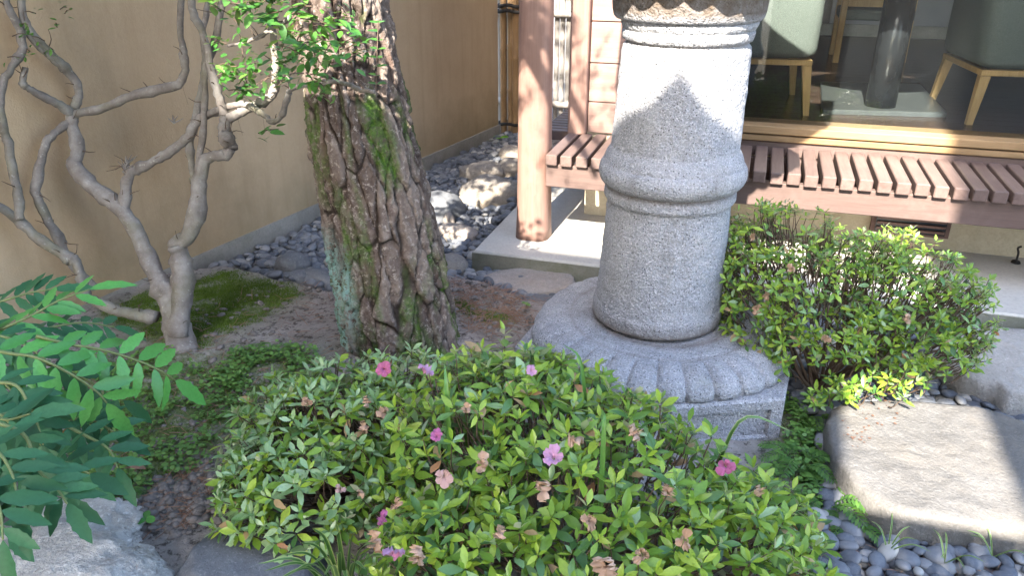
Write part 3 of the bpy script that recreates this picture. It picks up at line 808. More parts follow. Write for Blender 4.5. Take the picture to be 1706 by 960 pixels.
V, F = ringmesh([(.30, 1.932, 0), (.60, 1.99, .07), (.62, 2.07, .08), (.40, 2.16, .02), (.22, 2.27, 0), (.12, 2.36, 0)], 120, roof); obj('roof', V, F, GRAN, ln, True)
V, F = ringmesh([(2.362, .08), (2.38, .11), (2.45, .12), (2.53, .08), (2.58, .02), (2.59, .004)], 24, lambda lv, a: (lv[1], lv[0])); obj('jewel', V, F, GRAN, ln, True)

# ------------------------------------------------------------------ rocks and stepping stones
def ico(sub):
    bm = bmesh.new(); bmesh.ops.create_icosphere(bm, subdivisions=sub, radius=1.0)
    V = np.array([v.co[:] for v in bm.verts]); F = np.array([[v.index for v in f.verts] for f in bm.faces]); bm.free(); return V, F
ICO = {s: ico(s) for s in (1, 2, 3, 4, 5)}
def rock(name, label, cat, c, s, rot, mat, seed, sub=4, rough=.12, flat=.0, crag=0.0, group=None, sink=.0):
    V, F = ICO[sub]; V = V.copy()
    out = []
    for v in V:
        d = 1 + rough*fbm(v[0]*1.3+seed, v[1]*1.3, v[2]*1.3, 3) + rough*.25*fbm(v[0]*5+seed, v[1]*5, v[2]*5, 3)
        if crag:
            d += crag*(abs(fbm(v[0]*3.1+seed, v[1]*3.1+v[2]*2, v[2]*5, 5))*-1+.25) + crag*.35*fbm(v[0]*11, v[1]*11+seed, v[2]*16, 4)
        q = v*d
        if flat: q[2] = math.copysign(min(abs(q[2]), 1-flat)+max(0, abs(q[2])-(1-flat))*.18, q[2])
        out.append(q)
    V = np.array(out)*np.array(s)
    cr, sr = math.cos(rot), math.sin(rot)
    V = V @ np.array([[cr, sr, 0], [-sr, cr, 0], [0, 0, 1]])
    o = obj(name, V, F, mat, None, True); o.location = Vector([float(q) for q in c])
    return tag(o, label, cat, group)
def outline_stone(name, label, pts, z0, z1, mat, seed, edge=.03, bumpy=.008, sub=30):
    """stone with a traced plan outline: rings shrinking to the centre, worn edge"""
    P = catmull(np.vstack([[*p, 0] for p in pts] + [[*pts[0], 0]]), 120)[:-1, :2]
    c = P.mean(0); n = len(P); V = []
    rings = [(1.0, z0), (1.012, z0+(z1-z0)*.3), (1.01, z0+(z1-z0)*.62), (1.0, z1-edge*.55), (.985, z1-edge*.2), (.96, z1-.004), (.93, z1)] + [(s_, z1) for s_ in np.linspace(.88, .04, 22)]
    for s_, z in rings:
        for p in P:
            q = c+(p-c)*s_
            top = 1 if s_ < .97 else .3
            zz = z + bumpy*top*(fbm(q[0]*5+seed, q[1]*5, 0, 4)+.5*fbm(q[0]*22+seed, q[1]*22, 3, 3))
            d = unit(p-c)*(.010*fbm(q[0]*14+seed, q[1]*14, z*18, 4) if s_ > .95 else 0)
            V.append((q[0]+d[0], q[1]+d[1], zz))
    m = len(rings)
    F = [(i*n+q, i*n+(q+1) % n, (i+1)*n+(q+1) % n, (i+1)*n+q) for i in range(m-1) for q in range(n)]
    F += [tuple((m-1)*n+q for q in range(n)), tuple(range(n-1, -1, -1))]
    o = obj(name, V, F, mat, None, True); fixn(o)
    return tag(o, label, 'stepping stone')
bs = [(1378, 700), (1388, 676), (1440, 664), (1520, 664), (1600, 672), (1660, 684)]
bsP = [gz(x, y, .10)[:2] for x, y in bs] + [np.array([1.12, 2.42]), np.array([1.25, 2.1])] + [gz(x, y, .10)[:2] for x, y in ((1740, 880), (1640, 868), (1560, 862), (1500, 855), (1455, 830), (1415, 795), (1388, 755))]
outline_stone('stepping_stone', 'large flat buff stepping stone with a half sunlit top beside the pebbles', bsP, -.05, .10, SAND, 2.0)
ss2 = [gz(x, y, .09)[:2] for x, y in ((1560, 596), (1580, 566), (1640, 548), (1706, 545))] + [np.array([1.6, 3.2]), np.array([1.65, 2.95])] + [gz(x, y, .09)[:2] for x, y in ((1725, 655), (1660, 640), (1600, 622))]
outline_stone('stepping_stone', 'shaded grey stepping stone near the concrete slab right of the azalea', ss2, -.05, .09, m_stone('grey_stepping_stone', [(.20, .19, .18), (.27, .26, .245), (.34, .325, .31)], 5, (.13, .12, .11), .6, (.33, .28, .22)), 9.0)
fs = [gz(x, y, .035)[:2] for x, y in ((790, 472), (815, 455), (870, 444), (935, 446), (955, 462), (955, 480), (905, 486), (850, 490), (805, 487))]
outline_stone('stepping_stone', 'thin pinkish flat stone lying in front of the slab beside the lantern', fs, -.03, .035, FLATR, 5.0, .015)
def rk(label, x, y, s, rot, mat, seed, **kw):
    z = kw.pop('z', 0.0)
    c = gz(x, y, z); return rock('boulder', label, 'rock', (c[0], c[1], z), s, rot, mat, seed, group=None, **kw)
rk('rounded brown boulder half in sunlight beside the veranda post', 815, 326, (.20, .17, .125), .2, GREYR, 1.1, z=.03)
rk('low dark boulder just behind the half sunlit one', 806, 290, (.17, .13, .085), .4, GREYR, 3.2, z=.02)
rk('brown stone close to the left face of the veranda post', 850, 285, (.11, .14, .09), .1, GREYR, 4.7, z=.02)
rk('small pale stone farthest back by the veranda post', 852, 258, (.10, .12, .07), .3, GREYR, 5.9, z=.02)
rk('smooth grey boulder leaning behind the pine trunk on the pebbles', 732, 352, (.16, .17, .12), .5, DARKR, 6.3, z=.02)
rk('flat tan stone with a sunlit left end beside the pine trunk', 755, 388, (.155, .09, .05), -.2, FLATR, 7.7, z=.015)
rk('tiny pale stone standing above the flat tan stone', 748, 368, (.035, .03, .05), .2, FLATR, 7.9, z=.02, sub=3)
rk('brown grey stone at the right edge of the pine trunk foot', 748, 445, (.10, .10, .06), .2, GREYR, 8.1, z=.01)
rk('smooth dark blue stone touching the left of the lantern base', 905, 512, (.135, .075, .05), .3, DARKR, 9.3, z=.03)
rk('small blue stone left of the dark one by the lantern', 865, 503, (.06, .05, .035), .3, DARKR, 9.9, z=.03)
rk('round dark stone at the edge of the moss near the wall pebbles', 488, 442, (.085, .075, .07), .3, DARKR, 10.4, z=.03)
rk('smooth dark stone left of the pine trunk below the pebbles', 528, 468, (.13, .075, .055), -.3, DARKR, 11.2, z=.03)
rk('flat dark stone between moss and pebbles left of the pine', 497, 466, (.07, .06, .045), .3, DARKR, 12.4, z=.04)
# foreground rocks
rock('boulder', 'large pale craggy rock in the bottom left corner under the mahonia', 'rock', tuple(gz(95, 992, .06)), (.34, .20, .13), -.1, PALER, 14.2, 5, .2, .15, .16)
rock('boulder', 'pale craggy rock shoulder rising behind the bottom left corner rock', 'rock', tuple(gz(130, 905, .06)), (.17, .14, .09), .4, PALER, 19.2, 5, .2, .15, .14)
rock('boulder', 'dark smooth slate coloured rock under the left front azalea', 'rock', tuple(gz(425, 975, .05)), (.20, .17, .13), .3, DARKR, 16.8, 5, .12, .3)

# ------------------------------------------------------------------ pebbles
pb = [(Matrix.Identity(4))]
def pebble_field():
    stones_px = []
    pts = []
    def sample(poly, d):
        poly = np.array(poly); x0, y0 = poly.min(0); x1, y1 = poly.max(0)
        xs = np.arange(x0, x1, d); ys = np.arange(y0, y1, d*.87)
        A = np.array([(x+(j % 2)*d/2, y) for j, y in enumerate(ys) for x in xs]) + rng.uniform(-d*.33, d*.33, (len(xs)*len(ys), 2))
        return A[inpoly(A[:, 0], A[:, 1], poly)]
    for layer in (0, 1):
        for poly in (GRAV_L, GRAV_R):
            A = sample(poly, .047 if layer else .043)
            for x, y in A:
                if y > 3.39 and x > -1.29: continue
                if x < wx(y)+.02: continue
                pts.append((x, y, layer))
    return pts
PTS = pebble_field()
def pebM(x, y, layer):
    a = random.uniform(.019, .038); 
    if random.random() < .12: a *= 1.25
    bb = a*random.uniform(.62, .9); c = a*random.uniform(.38, .62)
    z = (hz(x, y)+.012 if layer == 0 else hz(x, y)+.034) + random.uniform(-.006, .008)
    M = Matrix.Translation((x, y, z)) @ Matrix.Rotation(random.uniform(0, 6.28), 4, 'Z') @ Matrix.Rotation(random.gauss(0, .22), 4, 'X') @ Matrix.Rotation(random.gauss(0, .22), 4, 'Y') @ Matrix.Diagonal((a, bb, c, 1))
    return M
def blob(sub, seed):
    V, F = ICO[sub]; V = np.array([v*(1+.13*fbm(v[0]*.9+seed, v[1]*.9, v[2]*.9, 2)) for v in V]); return V, F
PEBV = [blob(2, s*3.7) for s in range(5)]
PEBME = [mesh_data('pebble', v, f, PEB, True) for v, f in PEBV]
pbs = []
for x, y, l in PTS:
    M = pebM(x, y, l); px, py, d = proj((x, y, M.translation.z)); vis = -20 < px < 1726 and -20 < py < 985
    if not (-150 < px < 1850 and py < 1150): continue
    pbs.append((d - (0 if vis and l == 1 else 99*-1), M))
pbs.sort(key=lambda q: q[0])
bed = obj('pebble_bed', [(-2.5, 2.9, -.07), (2.4, 1.3, -.07), (2.4, 3.4, -.07), (-1.0, 6.2, -.07)], [(0, 1, 2, 3)], SOIL, None, kind='structure')
for i, (d, M) in enumerate(pbs[:300]): inst('pebble', PEBME[i % 5], M, bed)
rest = [np.array(M) for _, M in pbs[300:]]
Vs, Fs = [], []; off = 0
for s in range(5):
    v, f = many(PEBV[s][0], PEBV[s][1], np.array(rest[s::5])); Vs.append(v); Fs.append(f+off); off += len(v)
o = obj('loose_pebbles', np.vstack(Vs), np.vstack(Fs), PEB, None, True, 'stuff')
tag(o, 'dark blue grey river pebbles covering the ground by wall, slab and stepping stones', 'pebbles')

# ------------------------------------------------------------------ leaf templates
def leaf_template(w=.36, fold=.10, curl=.16, wpos=(.18, .45, .75), wv=(.62, 1.0, .66)):
    T = [(0, 0, 0)]
    for y, k in zip(wpos, wv):
        zc = -curl*y*y
        T += [(-w/2*k, y, zc+fold*k*w), (0, y, zc), (w/2*k, y, zc+fold*k*w)]
    T.append((0, 1, -curl))
    F = [(0, 2, 1), (0, 3, 2)]
    for i in range(2):
        a = 1+3*i; b = a+3
        F += [(a, a+1, b+1), (a, b+1, b), (a+1, a+2, b+2), (a+1, b+2, b+1)]
    F += [(7, 8, 10), (8, 9, 10)]
    return np.array(T), np.array(F)
def to_M(a): return Matrix([list(map(float, r)) for r in a])

def leaf_set(parent, name, stuffname, L, mats, templ, limit=300):
    """L: list of (score, 4x4, matindex, templindex). The best `limit` become objects, the rest one stuff mesh"""
    L = sorted(L, key=lambda q: q[0])
    cache = {}
    for i, (sc, M, mi, ti) in enumerate(L[:limit]):
        if (mi, ti) not in cache: cache[(mi, ti)] = mesh_data(name, templ[ti][0], templ[ti][1], mats[mi], True)
        inst(name, cache[(mi, ti)], to_M(M), parent)
    rest = L[limit:]
    if rest:
        Vs, Fs, Ms, off = [], [], [], 0
        for ti in range(len(templ)):
            sub = [q for q in rest if q[3] == ti]
            if not sub: continue
            v, f = many(templ[ti][0], templ[ti][1], np.array([q[1] for q in sub]))
            Vs.append(v); Fs.append(f+off); off += len(v); Ms.append(np.repeat([q[2] for q in sub], len(templ[ti][1])))
        obj(stuffname, np.vstack(Vs), np.vstack(Fs), mats, parent, True, 'stuff', np.concatenate(Ms))

AZT = [leaf_template(.38, .10, .14, (.24, .55, .80), (.58, 1, .60)), leaf_template(.40, .16, .05, (.24, .55, .80), (.58, 1, .60)), leaf_template(.38, .06, .3), leaf_template(.42, .12, -.05, (.24, .55, .80), (.58, 1, .60))]

def ell_hit(x, y, E):
    """first hit of the pixel's ray with a union of ellipsoids"""
    r = ray(x, y); best = None
    for c, s in E:
        o = (CP-np.array(c))/np.array(s); d = r/np.array(s)
        A, B, Cc = d@d, 2*o@d, o@o-1; D = B*B-4*A*Cc
        if D > 0:
            t = (-B-math.sqrt(D))/(2*A)
            if best is None or t < best[0]:
                p = CP+r*t; best = (t, p, unit((p-np.array(c))/np.array(s)**2))
    return best

def azalea(label, root, E, ntips, leaflen, mats, wts, seed, zmin=.05, limit=300, group=None, nleaf=(5, 8), shells=(.62, 1.04), extra_tips=(), stems=7, airy=0.0, upmix=.55):
    rs = random.Random(seed)
    t = thing('azalea_bush', label, 'azalea', root, group)
    vol = np.array([(s[0]*s[1]+s[1]*s[2]+s[0]*s[2]) for c, s in E]); vol = vol/vol.sum()
    tips = []
    tries = 0
    while len(tips) < ntips and tries < ntips*30:
        tries += 1
        e = rs.choices(range(len(E)), vol)[0]; c, s = np.array(E[e][0]), np.array(E[e][1])
        d = unit([rs.gauss(0, 1), rs.gauss(0, 1), rs.gauss(0, 1)])
        if d[2] < -.45: continue
        sh = shells[0]+(shells[1]-shells[0])*rs.random()**.45
        lump = 1+.16*mnoise.noise(Vector((d*3+c*5).tolist()))
        p = c+d*s*sh*lump
        if p[2] < zmin: continue
        ins = 0
        for k2, (c2, s2) in enumerate(E):
            if k2 != e and np.linalg.norm((p-np.array(c2))/np.array(s2)) < .8: ins = 1
        if ins and rs.random() < .85: continue
        if airy and mnoise.noise(Vector((p*6).tolist())) < airy-.5: continue
        tips.append((p, unit(d/s), sh))
    for p, nrm in extra_tips: tips.append((np.array(p), unit(nrm), 1.05))
    L = []; tw = MB()
    root3 = np.array([root[0], root[1], root[2]])
    for p, nrm, sh in tips:
        ax = unit(nrm*(1-upmix)+np.array([0, 0, upmix])+np.array([rs.gauss(0, .22), rs.gauss(0, .22), rs.gauss(0, .12)]))
        n = rs.randint(*nleaf); a0 = rs.uniform(0, 6.28)
        u = unit(np.cross(ax, [.3, .9, .1])); v = np.cross(ax, u)
        young = rs.random()
        px, py, dep = proj(p); ok = -30 < px < 1736 and -30 < py < 990
        facing = -(unit(p-CP)@nrm)
        for i in range(n):
            inner = i < n*.45
            a = a0+i*2.399; el = rs.uniform(.55, 1.0) if inner else rs.uniform(-.15, .45)
            d = unit((math.cos(a)*u+math.sin(a)*v)*math.cos(el)+ax*math.sin(el))
            sl = leaflen*rs.uniform(.6, 1.15)*(.72 if inner else 1.0)
            base = p+ax*(.004 if inner else -.006)+d*.002
            M = frame(base, d, ax+np.array([rs.gauss(0, .25), rs.gauss(0, .25), 0]), sl, sl, sl)
            wq = list(wts)
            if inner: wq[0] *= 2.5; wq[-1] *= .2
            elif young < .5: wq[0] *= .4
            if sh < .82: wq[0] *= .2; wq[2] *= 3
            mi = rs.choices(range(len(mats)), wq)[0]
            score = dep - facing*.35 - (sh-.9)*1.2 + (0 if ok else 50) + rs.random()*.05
            L.append((score, M, mi, rs.randrange(len(AZT))))
        # twig
        q = p-ax*leaflen*1.0
        mid = q+(root3-q)*rs.uniform(.06, .14)+np.array([rs.gauss(0, .012), rs.gauss(0, .012), -.012])
        tw.add(*tube(catmull([mid, q+(mid-q)*.4+np.array([rs.gauss(0, .006), rs.gauss(0, .006), 0]), p], 5), [.0026, .0022, .002, .0016, .0013], 4, False))
    for i in range(stems):
        e = rs.choice(E); c, s = np.array(e[0]), np.array(e[1])
        for j in range(7):
            d = unit([rs.gauss(0, 1), rs.gauss(0, 1), abs(rs.gauss(0, .6))]); p = c+d*s*.72
            m_ = root3*.5+p*.5+np.array([rs.gauss(0, .04), rs.gauss(0, .04), -.02])
            tw.add(*tube(catmull([root3+np.array([rs.gauss(0, .02), rs.gauss(0, .02), 0]), m_, p], 9), np.linspace(.009, .003, 9), 5, False))
    obj('branches', tw.V, tw.F, TWIG, t, True, 'stuff')
    leaf_set(t, 'leaf', 'small_leaves', L, mats, AZT, limit)
    return t

def flower(parent, p, nrm, size, mat, seed, wilt=0.0):
    """five ruffled petals on a short tube"""
    rs = random.Random(seed); mb = MB()
    ax = unit(np.asarray(nrm)+np.array([rs.gauss(0, .45), rs.gauss(0, .45), rs.gauss(0, .3)-wilt*.5]))
    u = unit(np.cross(ax, [.3, .9, .2])); v = np.cross(ax, u)
    nu, nv = 7, 6
    for k2 in range(5):
        a = 2*math.pi*k2/5+rs.uniform(-.15, .15); half = .82*(1-.12*wilt); V = []
        ln_ = size*rs.uniform(.8, 1.1)
        ph = rs.uniform(0, 6)
        for j in range(nv):
            tj = j/(nv-1)
            op = (.15+.95*tj)*(1-.5*wilt)+wilt*.35*math.sin(ph+tj*4)
            for i in range(nu):
                s_ = (i/(nu-1)-.5)*2
                wdt = half*math.sin(math.pi*min(1, .22+.50*tj))
                aa = a+s_*wdt
                rad = ln_*tj*math.sin(op*1.1)+ln_*.06; hh = ln_*tj*math.cos(op*1.1)
                ruf = ln_*(.10+.22*wilt)*math.sin(s_*(5+5*wilt)+ph+tj*5)*tj
                tipc = 1-.16*tj*s_*s_
                V.append(np.asarray(p)+ (math.cos(aa)*u+math.sin(aa)*v)*rad*tipc+ax*(hh*tipc+ruf))
        F = [(j*nu+i, j*nu+i+1, (j+1)*nu+i+1, (j+1)*nu+i) for j in range(nv-1) for i in range(nu-1)]
        mb.add(V, F)
    return obj('flower', mb.V, mb.F, mat, parent, True)

# front azaleas: green one in the middle, silvery one on the left
E1 = [((-.53, 1.63, .22), (.34, .36, .32)), ((-.26, 1.50, .19), (.38, .38, .33)), ((-.47, 1.26, .12), (.28, .26, .28)), ((-.02, 1.40, .13), (.30, .30, .28)), ((.09, 1.60, .10), (.22, .24, .24)), ((-.47, 1.82, .22), (.24, .16, .25))]
E2 = [((-1.03, 1.60, .19), (.31, .30, .22)), ((-.85, 1.78, .19), (.30, .24, .22)), ((-1.03, 1.42, .18), (.23, .20, .18))]
E3 = [((.22, 2.72, .35), (.27, .25, .27)), ((.47, 2.78, .32), (.30, .25, .25)), ((.66, 2.74, .30), (.18, .18, .21)), ((.10, 2.75, .43), (.16, .16, .22)), ((.36, 2.58, .20), (.24, .18, .18))]
def sprig(pxs, E, rise=.05):
    out = []
    for x, y in pxs:
        h = ell_hit(x, y+22, E)
        if h: 
            p = h[1]+np.array([0, 0, rise]); out.append((p, (0, 0, 1)))
    return out
az1 = azalea('green azalea bush in the front centre with pink and withered blossoms', (-.35, 1.45, .03), E1, 1350, .054, [AZ_Y, AZ_M, AZ_D, AZ_S, AZ_O], [.34, .40, .18, .05, .03], 11,
             extra_tips=sprig([(945, 575), (985, 560), (1010, 605), (840, 560), (1120, 640), (730, 600), (760, 590)], E1, .04))
az2 = azalea('silvery green azalea bush at the front left beside the dark rock', (-.95, 1.65, .05), E2, 720, .049, [AZ_S, AZ_Y, AZ_M, AZ_D, AZ_O], [.5, .16, .24, .08, .02], 12, zmin=.15)
az3 = azalea('airy dark green azalea bush right of the stone lantern', (.33, 2.68, .0), E3, 1300, .038, [AZ_M, AZ_Y, AZ_D, AZ_S, AZ_O], [.50, .30, .14, .10, .02], 13, airy=.2, nleaf=(5, 8), shells=(.42, 1.22), stems=3,
             extra_tips=sprig([(1235, 330), (1255, 345), (1290, 345), (1385, 375), (1420, 370), (1455, 375), (1600, 400), (1630, 420), (1650, 470), (1640, 510), (1480, 690), (1580, 620), (1210, 350), (1270, 330), (1310, 350), (1340, 360), (1500, 385), (1530, 390), (1570, 395), (1660, 440), (1655, 500), (1625, 560), (1600, 590), (1650, 540), (1330, 690), (1400, 700), (1500, 680)], E3, .04))
fl = [(648, 634, MAGE, .027, .3), (722, 645, PINK, .028, .45), (877, 642, PINK, .018, .3), (742, 740, MAGE, .02, .2), (930, 785, PINK, .031, .3), (1184, 795, MAGE, .026, .5), (750, 825, PALEP, .028, .75), (668, 890, MAGE, .024, .6), (680, 945, PINK, .034, .4),
      (632, 708, WITH, .026, .9), (642, 722, WITH, .024, .9), (815, 780, WITH, .030, .8), (925, 828, WITH, .034, .8), (955, 768, WITH, .030, .9), (618, 883, WITH, .03, .9), (660, 915, WITH, .03, 1), (724, 940, WITH, .034, .9), (1015, 940, WITH, .040, .8), (1040, 750, WITH, .028, 1), (690, 862, WITH, .026, 1), (632, 815, WITH, .018, .9), (600, 690, WITH, .022, .9), (980, 880, WITH, .026, .9), (1090, 830, WITH, .024, 1), (1120, 900, WITH, .028, .9), (860, 900, WITH, .026, 1), (520, 690, WITH, .02, 1), (790, 700, WITH, .022, .9), (1240, 850, WITH, .024, .9), (560, 820, PALEP, .022, .8), (1060, 925, WITH, .026, .9)]
for i, (x, y, m, s_, wl_) in enumerate(fl):
    h = ell_hit(x, y, E1)
    if h is None: h = ell_hit(x, y, E2)
    if h: flower(az1, h[1]+h[2]*.045+unit(CP-h[1])*.02, h[2]*.8+unit(CP-h[1])*.35, s_*.95, m, i, wl_+.12)
for i, (x, y) in enumerate([(1322, 450), (1268, 512), (1245, 560), (1282, 490), (1375, 565), (1500, 530), (1255, 395)]):
    h = ell_hit(x, y, E3)
    if h: flower(az3, h[1]+h[2]*.02, h[2]*.6+unit(CP-h[1])*.6, .024, WITH, 50+i, .95)

# ------------------------------------------------------------------ pine
def pine():
    base = np.array([-1.18, 2.40])
    t = thing('pine_tree', 'thick leaning pine trunk with flaky mossy bark in front of the plaster wall', 'pine tree', (base[0], base[1], .08))
    nz, na = 400, 250
    # centre line from the trace, at depth plane Y = 2.42
    rows = [(620, 572, 792), (590, 580, 768), (560, 580, 757), (500, 570, 748), (440, 562, 738), (340, 547, 715), (240, 526, 692), (130, 512, 664), (0, 496, 638)]
    cz, cx_, cr_ = [], [], []
    for y, xl, xr in rows:
        a = gy(xl, y, 2.42); b_ = gy(xr, y, 2.42); cz.append(a[2]/2+b_[2]/2); cx_.append(a[0]/2+b_[0]/2); cr_.append((b_[0]-a[0])/2*.955)
    cz, cx_, cr_ = map(np.array, (cz, cx_, cr_))
    zt = np.concatenate([np.linspace(-.02, 1.5, nz-50), np.linspace(1.5, 2.9, 51)[1:]])
    def ext(z, arr):
        r = np.interp(z, cz, arr)
        hi = z > cz[-1]
        slope = (arr[-1]-arr[-3])/(cz[-1]-cz[-3])
        return np.where(hi, arr[-1]+(z-cz[-1])*slope*.8, r)
    C0 = ext(zt, cx_); R0 = np.maximum(ext(zt, cr_), .11)
    # bark plates: stretched voronoi on the unrolled trunk
    A = np.linspace(0, 2*math.pi, na, endpoint=False)
    circ = 2*math.pi*.2
    seeds = []
    for s_ in range(480): seeds.append((rng.uniform(0, circ), rng.uniform(-.1, 3.0)))
    seeds = np.array(seeds); srand = rng.random(len(seeds))
    Z, AA = np.meshgrid(zt, A, indexing='ij')
    Uc = AA/(2*math.pi)*circ
    warp = np.array([[.022*mnoise.noise(Vector((u*9, z*5, 0)))+.008*mnoise.noise(Vector((u*30, z*20, 3))) for u, z in zip(ur, zr)] for ur, zr in zip(Uc, Z)])
    warp2 = np.array([[.05*mnoise.noise(Vector((u*9, z*6, 7))) for u, z in zip(ur, zr)] for ur, zr in zip(Uc, Z)])
    Uw, Zw = Uc+warp, Z+warp2
    d1 = np.full(Z.shape, 9.0); d2 = d1.copy(); idx = np.zeros(Z.shape, int)
    for i, (su, sz) in enumerate(seeds):
        du = np.abs(Uw-su); du = np.minimum(du, circ-du)
        d = np.hypot(du/.036, (Zw-sz)/.15)
        nw = d < d1
        d2 = np.where(nw, d1, np.minimum(d2, d)); idx = np.where(nw, i, idx); d1 = np.where(nw, d, d1)
    edge = np.clip((d2-d1)/.30, 0, 1)
    crack = edge*edge*(3-2*edge)
    ch = srand[idx]
    # second, finer generation of flakes
    s2 = np.stack([rng.uniform(0, circ, 5200), rng.uniform(-.1, 1.7, 5200)], 1); r2 = rng.random(5200)
    fl = np.zeros(Z.shape); fe = np.zeros(Z.shape)
    wu = Uc+warp*.6+.006*np.sin(Z*90); wz = Z+warp2*.5
    for i0 in range(0, nz, 10):
        zz_ = wz[i0:i0+10]; sel = np.nonzero((s2[:, 1] > zz_.min()-.1) & (s2[:, 1] < zz_.max()+.1))[0]
        if len(sel) == 0: continue
        du = np.abs(wu[i0:i0+10][..., None]-s2[sel, 0]); du = np.minimum(du, circ-du)
        dd = np.hypot(du/.013, (zz_[..., None]-s2[sel, 1])/.030)
        k1 = dd.argmin(-1); d_1 = np.take_along_axis(dd, k1[..., None], -1)[..., 0]; np.put_along_axis(dd, k1[..., None], 9, -1)
        fl[i0:i0+10] = r2[sel][k1]; fe[i0:i0+10] = np.clip((dd.min(-1)-d_1)/.4, 0, 1)
    fine = np.array([[.5*fbm(u*40, z*22, 2, 4) for u, z in zip(ur, zr)] for ur, zr in zip(Uc, Z)])
    lift = np.clip((seeds[idx, 1]-Zw)/.1, -1, 1)*.006
    disp = .018*crack*(.6+.4*ch) + .012*ch + lift*crack + +.0075*fl*fe + .012*fine - .020
    ch = np.clip(.55*ch+.45*fl, 0, 1); crack = crack*(.55+.45*np.clip(fe*2.2, 0, 1))
    flare = 1+.12*np.exp(-(Z-.06)/.06)*(.6+.4*np.cos(AA*5+1))
    Rr = R0[:, None]*flare+disp
    X = C0[:, None]+np.cos(AA)*Rr; Y = 2.42+np.sin(AA)*Rr+.0*Z
    V = np.stack([X, Y, Z], -1).reshape(-1, 3)
    q = np.arange((nz-1)*na); r_, c_ = q//na, q % na
    F = np.stack([r_*na+c_, r_*na+(c_+1) % na, (r_+1)*na+(c_+1) % na, (r_+1)*na+c_], 1)
    # attributes
    front = -np.sin(AA)
    side = np.cos(AA)
    nz1 = np.array([[mnoise.noise(Vector((u*13, z*2.6, 11)))+.5*mnoise.noise(Vector((u*30, z*8, 5))) for u, z in zip(ur, zr)] for ur, zr in zip(Uc, Z)])
    moss = np.clip((nz1-.14+.35*np.exp(-np.abs(Z-.12)/.14)+.18*np.exp(-np.abs(Z-.42)/.3)+.12*np.exp(-np.abs(Z-.85)/.15)-.35*np.clip((Z-1.0)/.2, 0, 1))*2.6-.15, 0, 1)*(.75+.25*(1-crack))
    a_l = np.exp(-((AA-(math.pi+.62))/.36)**2)*1.3; a_l2 = np.exp(-((AA-(math.pi+1.25))/.13)**2)
    lich = np.clip(a_l*np.clip((.62-Z)/.2, 0, 1)*np.clip((Z-.05)/.08, 0, 1)*1.3 + a_l2*np.clip(1-np.abs(Z-.38)/.2, 0, 1)*1.0, 0, 1)
    tr = thing('x', '', ''); bpy.data.objects.remove(tr)
    fid = idx.reshape(-1)[F[:, 0]]
    # plates facing the camera and inside the frame become pieces of their own
    seen = []
    for i in range(len(seeds)):
        a = seeds[i, 0]/circ*2*math.pi; z = seeds[i, 1]
        if -math.sin(a)*.95+.25*math.cos(a) > -.15 and -.05 < z < 1.45: seen.append(i)
    seenset = np.zeros(len(seeds), bool); seenset[seen[:290]] = True
    at = dict(cell=ch.ravel(), crack=crack.ravel(), moss=moss.ravel(), lichen=lich.ravel())
    def sub(name, mask, parent):
        f = F[mask]
        if len(f) == 0: return None
        uq, inv = np.unique(f, return_inverse=True)
        o = obj(name, V[uq], inv.reshape(f.shape), BARK, parent, True)
        for kk, vv in at.items(): fattr(o, kk, vv[uq])
        return o
    trunk = sub('trunk', ~seenset[fid], t)
    for i in np.nonzero(seenset)[0]: sub('bark_plate', fid == i, trunk)
    # boughs and needle tufts above the frame
    rs = random.Random(5); top = np.array([C0[-1], 2.42, 2.9])
    nm = []
    for k2 in range(11):
        a = rs.uniform(0, 6.28); z = rs.uniform(2.1, 2.95); st_ = np.array([np.interp(z, zt, C0), 2.42, z])
        ln_ = rs.uniform(.9, 1.7); e = st_+np.array([math.cos(a)*ln_-.3, math.sin(a)*ln_, rs.uniform(.0, .5)])
        P = catmull([st_, st_*.5+e*.5+np.array([0, 0, .12]), e], 12)
        v, f = tube(P, np.linspace(.05, .015, 12), 7, True, .15, k2); obj('bough', v, f, BARK, t, True)
        for j in range(60):
            p = P[rs.randrange(3, 12)]+np.array([rs.gauss(0, .16), rs.gauss(0, .16), rs.gauss(.05, .09)])
            ax = unit([rs.gauss(0, .6), rs.gauss(0, .6), 1])
            for n_ in range(16):
                d = unit(ax+np.array([rs.gauss(0, .6), rs.gauss(0, .6), rs.gauss(0, .4)])); nm.append(frame(p, d, [rs.random(), rs.random(), 1], .09, .11, .1))
    T = np.array([(-.02, 0, 0), (.02, 0, 0), (0, 1, -.05)]); v, f = many(T, np.array([(0, 1, 2)]), np.array(nm))
    obj('needle_crown', v, f, NEED, t, False, 'stuff')
    return t
pt = pine()

